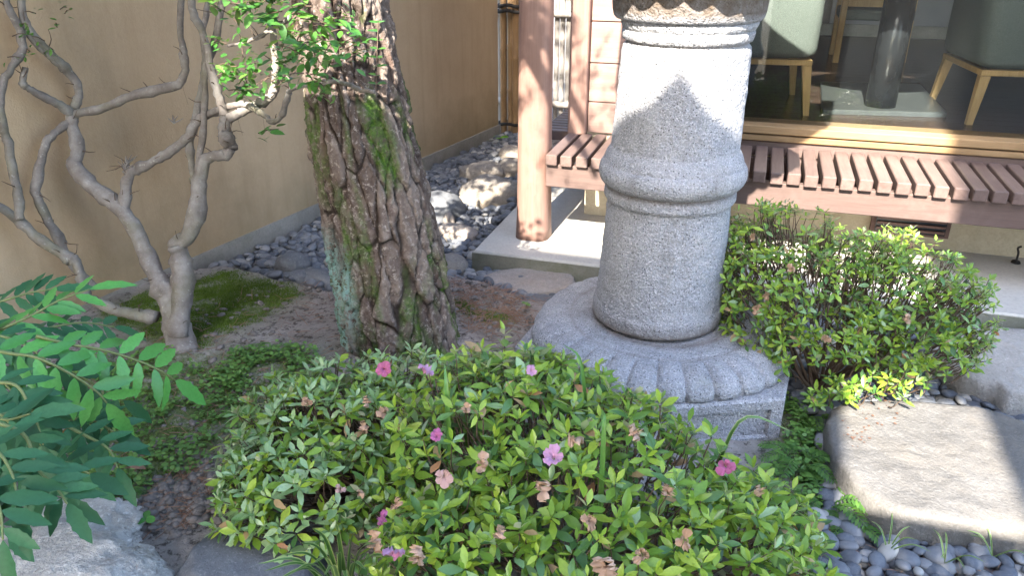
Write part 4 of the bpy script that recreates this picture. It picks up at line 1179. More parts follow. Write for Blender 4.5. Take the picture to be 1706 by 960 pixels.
# ------------------------------------------------------------------ twisted multi-stem shrub tree
st_t = thing('twisted_shrub_tree', 'bare twisted multi-stemmed shrub tree with smooth grey bark before the wall', 'tree', (-1.98, 2.15, .08))
D0 = proj((-1.98, 2.15, .1))[2]
def wall_t(x, y):
    q = ray(x, y); den = q[0]-.165*q[1]
    return (wx(0)+.09)/den if den < -1e-4 else 99
ALLQ = []
def limb(name, pts, r0, r1, dz=(0, 0), n=None, seed=0, bump=.3, parent=st_t):
    """pts traced in the photo, r in px; dz: depth offsets of both ends"""
    m = len(pts); dd = np.linspace(dz[0], dz[1], m)
    P = np.array([gd(x, y, min(D0+dd[i], wall_t(x, y))) for i, (x, y) in enumerate(pts)])
    n = n or max(10, m*5)
    Q = catmull(P, n); tl = np.linspace(0, m-1, n); QL = np.stack([np.interp(tl, np.arange(m), P[:, a]) for a in range(3)], 1); Q = .45*Q+.55*QL
    rr = np.linspace(r0, r1, n)/FOC*(D0+np.mean(dd))*(.92 if r0 > 14 else .84)
    rj = np.random.default_rng(seed); Q = Q + np.vstack([[0, 0, 0], rj.normal(0, .0016, (n-2, 3)), [0, 0, 0]])*min(1, r0/7)
    ALLQ.append((Q, rr))
    rs = random.Random(seed*7+3)
    for kn in range(max(1, m//2)):
        c = rs.randrange(2, n-2); rr = rr*(1+.22*np.exp(-((np.arange(n)-c)/1.3)**2))
    v, f = tube(Q, rr, 14, True, bump, seed*3.1); return obj(name, v, f, SMB, parent, True), Q
Qs = {}
_, Qs['base'] = limb('trunk', [(308, 604), (300, 562), (290, 522), (278, 490), (262, 462)], 27, 17, (0, 0), seed=1)
limb('root_flare', [(296, 560), (312, 582), (336, 600)], 15, 8, (0, -.03), seed=31)
limb('root_flare', [(300, 560), (286, 585), (262, 602)], 15, 8, (0, -.05), seed=32)
_, Qs['L1'] = limb('limb', [(280, 490), (262, 460), (235, 402), (205, 352), (160, 315), (124, 277), (130, 250), (118, 205), (122, 188)], 17, 9, (0, .05), seed=2)
limb('limb', [(122, 190), (170, 180), (230, 157), (296, 142), (308, 118), (306, 85), (299, 45), (304, -40)], 9, 6.5, (.05, -.08), seed=3)
limb('limb', [(122, 190), (88, 168), (52, 150), (36, 138), (42, 112)], 8, 5.5, (.05, .0), seed=4)
limb('limb', [(124, 182), (131, 150), (122, 128), (98, 102), (62, 66), (38, 26), (30, -40)], 9, 6, (.05, .15), seed=5)
limb('limb', [(110, 118), (85, 98), (50, 62), (36, 30), (40, -30)], 5.5, 4, (.1, .2), seed=6)
limb('limb', [(120, 200), (104, 212), (78, 234), (70, 262), (58, 318), (76, 360), (98, 398), (106, 416), (130, 452), (160, 480)], 7.5, 8.5, (.06, .16), seed=7)
limb('limb', [(208, 352), (209, 310), (220, 287), (240, 276), (278, 256), (312, 230), (326, 206), (345, 190), (378, 187)], 10.5, 8, (.02, -.06), seed=8)
limb('limb', [(216, 292), (210, 280), (213, 268)], 7.5, 5, (.02, 0), seed=9)
limb('limb', [(296, 560), (302, 500), (304, 450), (298, 420), (294, 405), (312, 396), (326, 362), (330, 312), (338, 272), (352, 260), (376, 258), (385, 247)], 19, 8.5, (-.02, -.12), seed=10)
limb('limb', [(385, 248), (381, 236), (376, 226), (374, 205), (374, 188)], 13, 9.5, (-.12, -.12), seed=11, bump=.35)
limb('limb', [(374, 192), (362, 150), (350, 110), (340, 62), (322, 20), (312, -40)], 8.5, 6.5, (-.12, -.2), seed=12)
limb('limb', [(380, 197), (402, 186), (430, 173), (452, 160), (460, 128), (458, 80), (452, 42), (456, 20)], 9.5, 6.5, (-.12, -.22), seed=13)
limb('limb', [(453, 46), (475, 36), (500, 26), (540, 10), (560, -20)], 5, 3, (-.22, -.28), seed=14)
limb('limb', [(450, 50), (430, 62), (400, 72), (380, 76)], 4, 3, (-.2, -.1), seed=15)
limb('limb', [(323, 305), (318, 270), (316, 240), (324, 200), (334, 150), (341, 112), (338, 60), (345, 10), (348, -40)], 7.5, 5, (-.03, .05), seed=16)
limb('limb', [(328, 300), (336, 240), (340, 190), (342, 120), (355, 80), (366, 30), (374, -40)], 6, 7, (-.03, -.14), seed=17)
limb('limb', [(345, 192), (372, 180), (405, 172), (432, 185), (452, 202), (464, 200), (472, 186), (480, 160), (484, 148), (502, 142), (540, 137), (575, 138), (600, 148), (624, 153)], 7, 3.4, (-.05, -.74), seed=18)
limb('limb', [(484, 148), (478, 120), (470, 100)], 3, 2, (-.3, -.3), seed=19)
# cut knot on the main limb
kp = gd(378, 231, D0-.14)
V_, F_ = ICO[3]; V_ = np.array([v*(1+.35*fbm(v[0]*3, v[1]*3, v[2]*3, 3))*.030 for v in V_])+kp; obj('burl', V_, F_, SMB, st_t, True)
# left stems
limb('limb', [(262, 528), (232, 524), (206, 521), (170, 508), (142, 494)], 12, 10, (0, -.02), seed=20)
limb('limb', [(142, 496), (134, 462), (128, 440), (112, 428), (66, 400), (32, 368), (0, 345), (-60, 310)], 12, 8, (-.02, -.1), seed=21)
limb('limb', [(34, 366), (28, 310), (14, 240), (4, 215), (0, 165), (8, 128), (28, 100), (38, 80), (32, 46), (12, 8), (0, -40)], 8.5, 6.5, (-.1, -.05), seed=22)
# dead twigs bristling on old cuts
for (x, y) in ((212, 272), (208, 282), (290, 205), (378, 240)):
    tm = MB()
    for q in range(6):
        a = random.uniform(-2.6, -.3); L_ = random.uniform(8, 20)
        tm.add(*tube([gd(x, y, D0-.08), gd(x+math.cos(a)*L_*.6, y+math.sin(a)*L_*.6, D0-.08+random.uniform(-.02, .02)), gd(x+math.cos(a)*L_+random.uniform(-3, 3), y+math.sin(a)*L_, D0-.09)], [.003, .002, .001], 4, False))
    obj('dead_twigs', tm.V, tm.F, SMB, st_t, True)
# foliage
TLT = [leaf_template(.48, .08, .12, (.2, .5, .8), (.7, 1, .6)), leaf_template(.52, .14, .3, (.2, .5, .8), (.7, 1, .6)), leaf_template(.44, .1, .02, (.2, .5, .8), (.7, 1, .6))]
TL = []; rs = random.Random(21); tw = MB()
def spray(x, y, d, n, ln_, spread, score, hang=(0, 0, -.1)):
    c = gd(x, y, d)
    ax = unit([rs.gauss(0, 1), rs.gauss(0, 1), rs.gauss(.1, .5)])
    e = c+ax*ln_*1.6
    tw.add(*tube([c, c*.5+e*.5+np.array([0, 0, .005]), e], [.0022, .0018, .001], 4, False))
    for i in range(n):
        t_ = rs.random(); p = c*(1-t_)+e*t_+np.array([rs.gauss(0, spread), rs.gauss(0, spread), rs.gauss(0, spread)])
        dd_ = unit(ax*.5+np.array([rs.gauss(0, 1), rs.gauss(0, 1), rs.gauss(-.15, .45)]))
        s_ = ln_*rs.uniform(.6, 1.2)
        TL.append((score+rs.random(), frame(p, dd_, [rs.gauss(0, .35), rs.gauss(0, .35)-.2, 1], s_, s_, s_), 0, rs.randrange(3)))
for x, y, n, s_ in ((470, 18, 9, .06), (430, 12, 7, .06), (500, 30, 8, .055), (455, 5, 7, .06), (400, 10, 6, .055), (520, 10, 6, .05), (490, 55, 7, .045), (385, 25, 4, .05),
                    (405, 95, 7, .034), (425, 105, 7, .034), (395, 110, 6, .034), (385, 105, 5, .034), (412, 140, 7, .036), (395, 148, 6, .036), (435, 140, 6, .036), (380, 150, 5, .036), (450, 128, 5, .034), (365, 128, 4, .032),
                    (515, 70, 8, .036), (500, 90, 8, .038), (530, 85, 7, .036), (555, 70, 7, .036), (575, 82, 5, .036), (490, 100, 6, .04), (510, 120, 6, .038), (480, 115, 5, .036), (540, 110, 5, .034), (525, 55, 6, .034), (470, 80, 4, .036),
                    (430, 222, 5, .040), (560, 5, 4, .03), (585, 90, 3, .03), (545, 45, 5, .032), (505, 45, 5, .034)):
    spray(x, y, (D0-.80 if x > 475 else D0-.36)+rs.uniform(-.06, .06), n+4, s_*(1.0 if x > 475 else 1.15), .014, 0)
for i in range(34):
    x = rs.uniform(365, 580); y = rs.uniform(-5, 165-(40 if x < 400 else 0)-(60 if x > 540 else 0)); spray(x, y, (D0-.82 if x > 475 else D0-.34)+rs.uniform(-.08, .08), 7, rs.uniform(.03, .042), .016, 0)
for y in np.linspace(38, 140, 8):       # upright sprig in front of the pine
    for k2 in range(3):
        p = gd(629, y, D0-.80); a = rs.uniform(0, 6.28)
        TL.append((rs.random(), frame(p, [math.cos(a), math.sin(a), .25], [0, -.3, 1], .03, .03, .03), 0, 0))
tw.add(*tube(catmull([gd(626, 152, D0-.80), gd(628, 100, D0-.80), gd(630, 36, D0-.80)], 6), .0016, 4, False))
for x, y in ((35, 40), (60, 22), (95, 45), (108, 22), (75, 68), (20, 60), (88, 82), (12, 95), (50, 85), (100, 15)):
    spray(x, y, min(D0, wall_t(x, y)-.04), 4, .028, .014, 2)
# unseen crown above the frame: leaves placed to shade wall, path and trunk
def crown(x0, x1, v0, v1, n, y0=.9, y1=2.6, ls=.055):
    for i in range(n):
        X = rs.uniform(x0, x1); vv = rs.uniform(v0, v1); Y = rs.uniform(y0, y1); Z = vv-.78*Y
        if proj((X, Y, Z))[1] > -25 and proj((X, Y, Z))[0] > -60: continue
        d = unit([rs.gauss(0, 1), rs.gauss(0, 1), rs.gauss(-.1, .5)])
        s_ = ls*rs.uniform(.7, 1.4); TL.append((100, frame((X, Y, Z), d, [rs.gauss(0, .4), rs.gauss(0, .4)-.3, 1], s_, s_, s_), 0, rs.randrange(3)))
crown(-3.2, -1.9, 3.1, 4.6, 1500)
crown(-2.0, -1.24, 3.62, 4.12, 1250)
crown(-1.24, -1.09, 3.85, 4.4, 300)
crown(-2.0, -1.26, 3.50, 3.70, 220)
crown(-2.2, -1.15, 4.28, 4.36, 240); crown(-2.2, -1.15, 4.50, 4.60, 280)
crown(-2.2, -.95, 5.35, 6.2, 1500)
crown(-1.9, -1.0, 4.75, 5.35, 260)
crown(-1.68, -1.28, 3.02, 3.5, 260, 1.0, 2.0)
crown(-1.28, -1.06, 2.86, 3.02, 26, 1.2, 2.0, .035)
for Q_, r_ in ALLQ[3:]:
    for q in range(5):
        k2 = rs.randrange(1, len(Q_)-1); p = Q_[k2]
        if proj(p)[1] < -10: continue
        dv = unit([rs.gauss(0, 1), rs.gauss(-.4, .6), rs.gauss(.6, .6)]); L_ = rs.uniform(.02, .075)
        e = p+dv*(r_[k2]+L_); tw.add(*tube(catmull([p+dv*r_[k2]*.6, p+dv*(r_[k2]+L_*.5)+np.array([rs.gauss(0, .005), 0, rs.gauss(0, .005)]), e], 5), np.linspace(.0024, .0008, 5), 4, False))
    if rs.random() < .5:                                # pine needles caught on the limbs
        p = Q_[rs.randrange(1, len(Q_)-1)]; tw.add(*tube([p, p+np.array([rs.gauss(0, .006), -.01, -.05]), p+np.array([rs.gauss(0, .015), -.012, -.11])], .0006, 3, False))
leaf_set(st_t, 'leaf', 'crown_leaves', TL, [TREE_L], TLT, 300)
obj('twigs', tw.V, tw.F, TWIG, st_t, True, 'stuff')

# ------------------------------------------------------------------ mahonia
def mah_leaf(nteeth=4, w=.42, curl=.15):
    """spiny leaflet, +Y long, tip spine"""
    ys = []; half = []
    N = nteeth*3
    for i in range(1, N+1):
        y = i/(N+1); base = math.sin(math.pi*y**.8)**.62*w/2
        ys.append(y); half.append(base*(1.17 if i % 3 == 1 and i > 1 else .97))
    T = [(0, 0, 0)]
    for y, h in zip(ys, half):
        z = -curl*y*y
        T += [(-h, y+.02, z+.2*h), (0, y, z), (h, y+.02, z+.2*h)]
    T.append((0, 1.04, -curl*1.05))
    F = [(0, 2, 1), (0, 3, 2)]
    for i in range(N-1):
        a = 1+3*i; b_ = a+3
        F += [(a, a+1, b_+1), (a, b_+1, b_), (a+1, a+2, b_+2), (a+1, b_+2, b_+1)]
    a = 1+3*(N-1); F += [(a, a+1, len(T)-1), (a+1, a+2, len(T)-1)]
    return np.array(T), np.array(F)
mh = thing('mahonia_shrub', 'mahonia shrub with long arching fronds of spiny leaflets at the left edge', 'shrub', (-1.62, 1.55, .06))
MT = [mah_leaf(3, .30, .12), mah_leaf(3, .285, .24), mah_leaf(4, .31, .04)]
MLME = {}
def frond(pts, d0, d1, npair, ln_, mat, seed, ang=52, tipl=1.2, start=.12, nrm=None, droop=.18):
    rs = random.Random(seed)
    dd = np.linspace(d0, d1, len(pts)); P = np.array([gd(x, y, dd[i]) for i, (x, y) in enumerate(pts)])
    Q = catmull(P, 26)
    v, f = tube(Q, np.linspace(.0042, .0018, 26), 6); ro = obj('frond_stalk', v, f, GSTEM, mh, True)
    T = np.gradient(Q, axis=0)
    def put(p, d, n, s_):
        ti = rs.randrange(3); key = (mat.name, ti)
        if key not in MLME: MLME[key] = mesh_data('leaflet', MT[ti][0], MT[ti][1], mat, True)
        inst('leaflet', MLME[key], to_M(frame(p, d, n, s_, s_, s_)), ro)
    npair += 1 + (mat is MAH_D)
    for i in range(npair):
        t_ = start+(1-start)*(i+.35)/npair; k2 = int(t_*25)
        tt = unit(T[k2]); up = unit(np.array(nrm if nrm is not None else (0, -.55, 1.0))-0); n = unit(up-tt*(up@tt)); s = np.cross(tt, n)
        env = 1-.32*abs(t_-.55)
        for sg in (-1, 1):
            a = R(ang+rs.uniform(-8, 8))
            d = unit(tt*math.cos(a)+s*sg*math.sin(a)-n*droop*rs.uniform(.3, 1.6))
            put(Q[k2]+s*sg*.002, d, n+s*sg*rs.uniform(-.1, .25)+np.array([rs.gauss(0, .12)]*3), ln_*env*rs.uniform(.88, 1.1))
    tt = unit(T[-1]); up = np.array((0, -.55, 1.0)); put(Q[-1], tt-np.array([0, 0, .12]), up, ln_*tipl)
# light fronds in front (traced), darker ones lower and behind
frond([(-60, 575), (20, 541), (60, 522), (100, 500), (150, 482)], 1.75, 1.85, 5, .082, MAH_L, 1, 48)
frond([(-60, 570), (10, 588), (60, 596), (115, 622), (160, 652), (178, 672)], 1.62, 1.70, 6, .088, MAH_L, 2, 55)
frond([(60, 560), (115, 574), (165, 582), (220, 598), (265, 617), (292, 634)], 1.68, 1.85, 6, .092, MAH_L, 3, 58)
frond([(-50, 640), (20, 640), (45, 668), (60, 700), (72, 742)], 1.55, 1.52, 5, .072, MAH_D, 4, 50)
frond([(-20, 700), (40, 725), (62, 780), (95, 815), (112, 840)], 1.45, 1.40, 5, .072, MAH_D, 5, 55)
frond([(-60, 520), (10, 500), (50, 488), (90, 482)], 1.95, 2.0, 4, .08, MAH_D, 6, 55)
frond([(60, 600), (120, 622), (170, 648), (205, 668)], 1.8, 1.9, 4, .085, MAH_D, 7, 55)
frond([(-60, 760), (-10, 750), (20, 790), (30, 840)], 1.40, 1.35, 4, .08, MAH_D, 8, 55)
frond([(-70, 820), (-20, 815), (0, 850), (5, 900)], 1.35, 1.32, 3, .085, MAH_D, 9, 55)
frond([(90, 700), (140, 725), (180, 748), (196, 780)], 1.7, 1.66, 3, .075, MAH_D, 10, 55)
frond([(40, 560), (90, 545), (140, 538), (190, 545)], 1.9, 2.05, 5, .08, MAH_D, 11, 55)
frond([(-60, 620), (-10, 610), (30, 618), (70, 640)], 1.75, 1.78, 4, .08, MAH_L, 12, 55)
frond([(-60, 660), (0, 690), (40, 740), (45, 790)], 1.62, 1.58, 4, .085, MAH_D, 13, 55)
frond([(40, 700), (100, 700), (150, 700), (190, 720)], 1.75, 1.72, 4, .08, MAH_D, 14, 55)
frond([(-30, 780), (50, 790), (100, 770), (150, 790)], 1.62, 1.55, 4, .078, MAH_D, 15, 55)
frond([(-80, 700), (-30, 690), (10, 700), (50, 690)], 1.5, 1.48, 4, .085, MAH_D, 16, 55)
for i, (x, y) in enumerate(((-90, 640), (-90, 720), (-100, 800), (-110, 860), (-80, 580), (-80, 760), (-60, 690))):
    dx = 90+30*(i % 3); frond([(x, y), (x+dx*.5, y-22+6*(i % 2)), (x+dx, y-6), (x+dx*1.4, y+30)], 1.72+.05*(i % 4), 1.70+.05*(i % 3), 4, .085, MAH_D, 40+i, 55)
for i in range(5):
    p = catmull([tuple(gz(-30+14*i, 850-20*i, .03)), tuple(gd(-50+10*i, 780-14*i, 1.9)), tuple(gd(-60, 560+60*i, 1.75-.05*i))], 12)
    v, f = tube(p, np.linspace(.011, .006, 12), 7, True, .15, i); obj('stem', v, f, TWIG, mh, True)
# one dry leaf caught in it and an orange one
def lone_leaf(name, label, x, y, d, ln_, dirv, mat, templ, cat='leaf'):
    o = inst(name, mesh_data(name, templ[0], templ[1], mat, True), to_M(frame(gd(x, y, d), dirv, (0, -.5, 1), ln_, ln_, ln_)))
    return tag(o, label, cat)
lone_leaf('fallen_leaf', 'reddish brown dry leaf hanging at the mahonia fringe above the mossy soil', 205, 768, 1.78, .055, (1, .1, -.2), DRYL, AZT[0])
lone_leaf('fallen_leaf', 'orange leaf caught between dark mahonia fronds', 100, 722, 1.75, .05, (.9, .2, .3), ORNG, AZT[1])

# ------------------------------------------------------------------ moss, ground cover, litter
def scatter(poly, n):
    poly = np.array(poly); lo_, hi_ = poly.min(0), poly.max(0); out = []
    while len(out) < n:
        A = rng.uniform(lo_, hi_, (n, 2)); out += list(A[inpoly(A[:, 0], A[:, 1], poly)])
    return out[:n]
BT = np.array([(-.12, 0, 0), (.12, 0, 0), (0, 1, .15)]); BF = np.array([(0, 1, 2)])
ML = []
for poly, n in ((MOSS_P, 42000), (GREEN_P, 22000), (MOSS2_P, 5000), (FERN_P, 3000)):
    for x, y in scatter(poly, n):
        if mnoise.noise(Vector((x*9, y*9, 0))) < -.22: continue
        if poly is GREEN_P and mnoise.noise(Vector((x*14, y*14, 5))) < .0: continue
        x += random.gauss(0, .02); y += random.gauss(0, .02)
        s_ = random.uniform(.006, .014); ML.append(frame((x, y, hz(x, y)-.001), [random.gauss(0, .5), random.gauss(0, .5), 1], [random.random()-.5, -1, .2], s_*.9, s_, s_))
v, f = many(BT, BF, np.array(ML)); o = obj('moss', v, f, MOSS, None, False, 'stuff'); tag(o, 'low green moss carpet on the soil around the tree feet', 'moss')
GT = leaf_template(.8, .05, .1, (.25, .55, .85), (.8, 1, .7)); GL = []
for poly, n, zz in ((GREEN_P, 5200, .04), (FERN_P, 1500, .05), ([gz(x, y, .08)[:2] for x, y in ((360, 600), (480, 590), (520, 620), (430, 650), (350, 650))], 700, .05)):
    for x, y in scatter(poly, n):
        if mnoise.noise(Vector((x*8, y*8, 2))) < -.12: continue
        z = hz(x, y)+random.uniform(.004, zz); a = random.uniform(0, 6.28); s_ = random.uniform(.008, .019)
        GL.append(frame((x, y, z), [math.cos(a), math.sin(a), random.gauss(0, .25)], [random.gauss(0, .3), random.gauss(0, .3), 1], s_, s_, s_))
v, f = many(GT[0], GT[1], np.array(GL)); o = obj('ground_cover', v, f, GCOV, None, True, 'stuff'); tag(o, 'small leafed creeping ground cover over mossy soil', 'ground cover')
# needles and crumbs
NL = []
SOIL_P = [(-1.9, 1.2), (-.5, 1.9), (-.5, 3.1), (-1.0, 3.2), (-1.9, 2.9), (-2.3, 2.3)]
LIT_P = [gz(x, y, .06)[:2] for x, y in ((745, 475), (830, 485), (880, 500), (890, 560), (780, 570), (745, 520))]
RITT = [(.2, 1.5), (1.2, 1.5), (1.2, 1.93), (.5, 1.93), (.25, 2.0)]
for poly, n in ((SOIL_P, 900), (LIT_P, 650), (RITT, 420), (GREEN_P, 140), ([gz(x, y, .06)[:2] for x, y in ((210, 830), (350, 780), (400, 850), (300, 900), (240, 880))], 220)):
    for x, y in scatter(poly, n):
        a = random.uniform(0, 6.28); s_ = random.uniform(.03, .075)*(.6 if poly is RITT else 1); NL.append(frame((x, y, hz(x, y)+.005+(.03 if poly is RITT else 0)), [math.cos(a), math.sin(a), random.gauss(0, .12)], [0, 0, 1], s_, s_, s_))
NTm = np.array([(-.018, 0, 0), (.018, 0, 0), (.012, 1, .02), (-.012, 1, .02), (0, .5, .05)])
v, f = many(NTm, np.array([(0, 1, 4), (1, 2, 4), (2, 3, 4), (3, 0, 4)]), np.array(NL)); o = obj('needle_litter', v, f, DRYN, None, False, 'stuff'); tag(o, 'dry brown pine needle litter strewn over the soil', 'litter')
CL = []
for poly, n in (([gz(x, y, .06)[:2] for x, y in ((210, 830), (350, 770), (420, 850), (300, 910), (240, 890))], 420), (SOIL_P, 900), (LIT_P, 160)):
    for x, y in scatter(poly, n):
        s_ = random.choice((.004, .006, .009, .014))*random.uniform(.7, 1.2); M = frame((x, y, hz(x, y)+s_*.2), unit([random.gauss(0, 1), random.gauss(0, 1), .1]), [0, 0, 1], s_, s_*1.3, s_*.7); CL.append(M)
cv, cf = blob(1, 5.0); v, f = many(cv, cf, np.array(CL)); o = obj('soil_crumbs', v, f, CLOD, None, False, 'stuff'); tag(o, 'grey soil crumbs and grit scattered on bare earth', 'soil crumbs')
# litter flakes on the big stepping stone
SL = []
for x, y in scatter([gz(x, y, .1)[:2] for x, y in ((1385, 690), (1480, 670), (1500, 700), (1420, 760))], 40):
    a = random.uniform(0, 6.28); s_ = random.uniform(.004, .012); SL.append(frame((x, y, .106), [math.cos(a), math.sin(a), .05], [0, 0, 1], s_, s_, s_))
v, f = many(GT[0], GT[1], np.array(SL)); o = obj('leaf_flakes', v, f, DRYL, None, False, 'stuff'); tag(o, 'brown leaf flakes lying on the big stepping stone', 'litter')

# ------------------------------------------------------------------ small plants
def fern(label, c, fronds, ln_, mat=FERN, seed=0):
    rs = random.Random(seed); t = thing('fern', label, 'fern', c, None)
    me = None
    for k2 in range(fronds):
        a = 2*math.pi*k2/fronds+rs.uniform(-.4, .4); L_ = ln_*rs.uniform(.7, 1.15); h = L_*rs.uniform(.35, .6)
        Q = catmull([c, np.array(c)+np.array([math.cos(a)*L_*.5, math.sin(a)*L_*.5, h]), np.array(c)+np.array([math.cos(a)*L_, math.sin(a)*L_, h*.75])], 14)
        Ts = np.gradient(Q, axis=0); Ms = []
        for i in range(3, 14):
            w_ = L_*.27*math.sin(math.pi*(1-(i-2)/13.)*.85+.25)
            tt = unit(Ts[i]); s = unit(np.cross(tt, [0, 0, 1]))
            for sg in (-1, 1): Ms.append(frame(Q[i], s*sg+tt*.45, [0, 0, 1], w_*.9, w_, w_))
        Ms.append(frame(Q[-1], Ts[-1], [0, 0, 1], L_*.1, L_*.13, L_*.1))
        v, f = many(AZT[0][0], AZT[0][1], np.array(Ms)); mb = MB(); mb.add(v, [tuple(q) for q in f]); mb.add(*tube(Q, .0014, 4, False))
        obj('frond', mb.V, mb.F, mat, t, True)
for i, (x, y, n, l, lab) in enumerate(((1330, 775, 7, .11, 'dark fern at the foot of the right azalea by the lantern plinth'), (1375, 830, 8, .12, 'bright fern against the left edge of the big stepping stone'), (1415, 860, 6, .10, 'light green fern tips just above the foreground pebbles'), (1350, 690, 6, .10, 'shaded fern below the right azalea stem'), (228, 840, 6, .07, 'small pale fern sprout on bare soil beside the pale rock'), (430, 620, 6, .07, 'little fern left of the pine roots'))):
    p = gz(x, y, .03); fern(lab, (p[0], p[1], hz(p[0], p[1])), n, l, FERN, i)
def seedling(label, x, y, nl, ln_, mat, seed, h=.03):
    rs = random.Random(seed); p = gz(x, y, .07); z = hz(p[0], p[1]); t = thing('seedling', label, 'seedling', (p[0], p[1], z))
    v, f = tube([(p[0], p[1], z-.005), (p[0]+.003, p[1], z+h*.5), (p[0], p[1], z+h)], .0016, 5); obj('stem', v, f, GSTEM, t, True)
    me = mesh_data('leaf', GT[0]*np.array([.8, 1, 1]), GT[1], mat, True)
    for k2 in range(nl):
        a = 2*math.pi*k2/nl+rs.uniform(-.4, .4); inst('leaf', me, to_M(frame((p[0], p[1], z+h*rs.uniform(.6, 1)), [math.cos(a), math.sin(a), .15], [0, -.3, 1], ln_, ln_, ln_)), t)
seedling('bright three leaved seedling beside the pale corner rock', 248, 880, 3, .036, MAH_L, 1)
seedling('pale clover like seedling on the mossy soil below the mahonia', 285, 790, 4, .024, GCOV, 2)
seedling('small seedling in the shade left of the azalea', 262, 775, 4, .022, GCOV, 3)
seedling('tiny seedling in the litter right of the pine foot', 876, 520, 4, .022, GCOV, 4)
seedling('little weed by the flat stone edge below the slab', 955, 462, 4, .02, TREE_L, 5)
seedling('lime green leaf sprout on the pebbles by the bamboo post', 833, 218, 4, .07, m_leaf('lime_leaf', (.16, .38, .04), (.2, .45, .05), (.22, .5, .06), (.16, .35, .05), .5, .4), 6, .05)
seedling('weed sprig on the soil left of the pine trunk', 482, 600, 5, .026, GCOV, 8)
# strap leaves
def blade_geo(P, wd):
    Q = catmull(P, 14); T = np.gradient(Q, axis=0); V = []; E = []
    for i in range(14):
        tt = unit(T[i]); s = unit(np.cross(tt, unit(CP-Q[i])*.6+np.array([0, 0, 1.]))); n = np.cross(s, tt)
        w_ = wd*math.sin(math.pi*min(1, .22+.78*i/13.)**1.0)**.7 if i < 13 else wd*.03
        for k2, e in ((-1, 1), (-.5, .35), (0, 0), (.5, .35), (1, 1)): V.append(Q[i]+s*w_*k2+n*abs(k2)*w_*.35); E.append(e)
    F = [(i*5+q, i*5+q+1, (i+1)*5+q+1, (i+1)*5+q) for i in range(13) for q in range(4)]
    return V, F, E
def blade(parent, P, wd, mat=BLADE, top=None):
    V, F, E = blade_geo(P, wd); o = obj('blade', V, F, mat, parent, True); fattr(o, 'edge', E); return o
sg_ = thing('sedge_clump', 'variegated striped sedge clump arching out under the front azaleas', 'sedge', (-.82, 1.22, .05))
b0 = np.array([-.80, 1.22, .05]); rs = random.Random(4)
for x, y, d in ((440, 952, 1.62), (470, 925, 1.68), (500, 905, 1.72), (480, 958, 1.55), (520, 880, 1.75), (540, 960, 1.5), (560, 870, 1.72), (580, 975, 1.45), (430, 940, 1.75), (600, 880, 1.66), (630, 905, 1.6), (520, 940, 1.55), (660, 930, 1.55), (560, 925, 1.55), (610, 950, 1.48), (455, 970, 1.5)):
    e = gd(x, y, d); m_ = b0*.5+e*.5+np.array([0, 0, .075])
    blade(sg_, [b0+np.array([rs.gauss(0, .012), rs.gauss(0, .012), 0]), m_, e], .0055)
def strap(label, a, m, b, d, wd, mat):
    """one arching blade: hidden foot under a, through m, tip at b"""
    g0 = gd(*a, d); root = np.array([g0[0], g0[1], hz(g0[0], g0[1])])
    o = thing('strap_leaf_plant', label, 'plant', root)
    blade(o, [root, root*.45+gd(*m, d)*.55+np.array([0, 0, .02]), gd(*m, d), gd(*b, d+.01)], wd, mat)
GRB = m_leaf('strap_leaf_green', (.07, .18, .035), (.10, .23, .045), (.13, .27, .06), (.11, .19, .06), .35, .2)
strap('pale green strap leaf pointing right in front of the lantern base', (1150, 735), (1240, 697), (1325, 722), 1.98, .0055, BLADE)
strap('green strap leaf standing up behind the pink blossom', (750, 720), (744, 650), (741, 608), 1.86, .006, GRB)
strap('dark strap leaf rising beside the lantern shaft', (1000, 680), (968, 606), (938, 574), 1.95, .005, GRB)
strap('upright green strap leaf in the middle of the azalea', (1008, 770), (1006, 720), (1008, 688), 1.66, .006, GRB)
strap('yellow grass blade by the foreground pebbles', (1310, 905), (1330, 884), (1355, 872), 2.0, .004, BLADE)
for i, (x, y, lab) in enumerate(((1575, 935, 'grass tuft among pebbles below the big stone'), (1655, 925, 'grass tuft among pebbles at the right edge'), (1480, 915, 'thin grass tuft at the left of the pebbles'))):
    p = gz(x, y, .02); t = thing('grass_tuft', lab, 'grass tuft', (p[0], p[1], .02)); rs = random.Random(60+i)
    for k2 in range(5):
        a = rs.uniform(0, 6.28); L_ = rs.uniform(.05, .10); e = p+np.array([math.cos(a)*L_, math.sin(a)*L_, rs.uniform(.03, .07)])
        blade(t, [p+np.array([0, 0, -.01]), p*.5+e*.5+np.array([0, 0, .02]), e], .0022)
# black hook standing on the slab at the right edge
p = gz(1692, 438, .096); hk = thing('iron_hook', 'small black iron hook standing on the slab at the right edge', 'hook', p)
v, f = tube(catmull([p, p+np.array([0, 0, .05]), p+np.array([-.008, 0, .075]), p+np.array([.006, 0, .085])], 12), .005, 7); obj('shank', v, f, ROPE, hk, True)
v, f = tube([p+np.array([0, 0, .001]), p+np.array([0, 0, .010])], [.022, .018], 12); obj('foot', v, f, ROPE, hk, True)

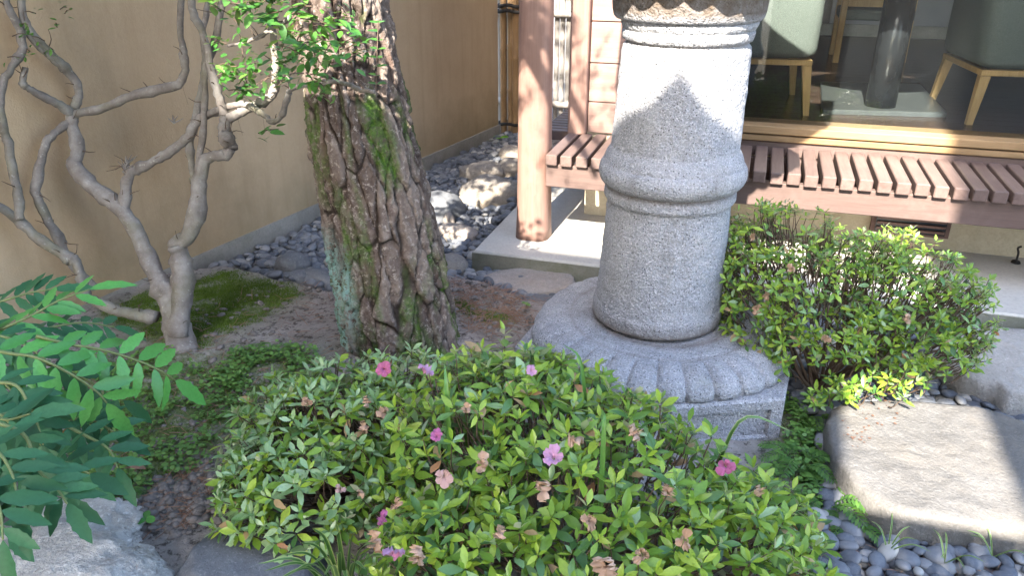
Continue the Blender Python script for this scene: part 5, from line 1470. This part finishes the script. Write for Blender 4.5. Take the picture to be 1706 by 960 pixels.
# ------------------------------------------------------------------ unseen blockers added behind the viewer to throw the shade
nb = thing('shade_roof', 'unseen roof on posts added behind the viewer to cast shade', 'shade blocker', (-2, -3, 0))  # made-up roof, its outline set by the shade it must cast
YE = -1.7; ZE = 2.84-.78*YE
MB().box(-5.0, .09, -5.2, YE, ZE-.1, ZE).build('roof', TILE, nb)
MB().box(.092, .98, -2.48, YE-.10, ZE-.09, ZE-.01).build('roof', TILE, nb)  # extra strip added to shade the right azalea
gm = MB(); gp = [(x_, v_-.78*YE) for x_, v_ in ((-.92, 2.80), (.085, 2.80), (.06, 2.92), (-.18, 2.945), (-.35, 2.975), (-.44, 3.085), (-.53, 2.985), (-.70, 2.96), (-.82, 2.85))]
ng = len(gp)
gm.add([(a, YE-.002, b_) for a, b_ in gp]+[(a, YE-.9, b_) for a, b_ in gp], [tuple(range(ng)), tuple(range(2*ng-1, ng-1, -1))]+[(q, ng+q, ng+(q+1) % ng, (q+1) % ng) for q in range(ng)])
gm.build('shade_hump', TILE, nb)  # hump shaped to peak the shadow edge on the lantern shaft
for x_, y_ in ((-4.7, -2.1), (.1, -2.1), (-4.7, -4.8), (.1, -4.8)):
    MB().box(x_-.07, x_+.07, y_-.07, y_+.07, -.07, ZE-.1).build('post', DARKW, nb)
n2 = thing('shade_block', 'unseen tall block added behind the viewer to shade the left side', 'house', (-4, -4, 0))  # made-up block, added to keep the garden wall in shade
MB().box(-5.2, -2.32, -6, -1.72, -.07, 7.0).build('wall', INTER, n2)
MB().box(-5.4, -2.28, -6.2, -1.70, 7.0, 7.2).build('roof', TILE, n2)
nh = thing('shade_block', 'unseen stepped block added behind the viewer to shade the right side', 'house', (3, -4, 0))  # made-up block, stepped to follow the shade edge on stone and deck
MB().box(.69, 5.0, -6, -2.0, -.07, 4.05).build('wall', INTER, nh)
MB().box(.585, 5.0, -6, -2.0, 4.052, 6.9).build('upper_block', INTER, nh)
MB().box(.58, 5.4, -6.4, -1.99, 6.9, 7.15).build('roof', TILE, nh)

fn = thing('shade_panel', 'unseen tall board panel added behind the viewer to shade the right foreground', 'fence', (.45, -.6, -.07))  # made-up panel, added to shade the pebbles and the stone's front
for i in range(7):
    MB().box(.10+.1*i, .197+.1*i, -.62, -.60, -.07, 2.06, .003).build('panel_board', WOODZ, fn)
for z in (.4, 1.7): MB().box(.08, .82, -.66, -.622, z, z+.07, .003).build('panel_rail', WOODX, fn)

GROUPS = {'rock': 'boulders among the pebbles and moss', 'stepping stone': 'stepping stones in the garden', 'azalea': 'azalea bushes round the lantern', 'fern': 'ferns by the stones',
          'seedling': 'small seedlings on the soil', 'grass tuft': 'grass tufts in the pebbles', 'plant': 'strap leaves among the azaleas', 'leaf': 'fallen leaves under the mahonia'}
for o in bpy.data.objects:
    if o.parent is None and 'group' not in o and o.get('category') in GROUPS: o['group'] = GROUPS[o['category']]
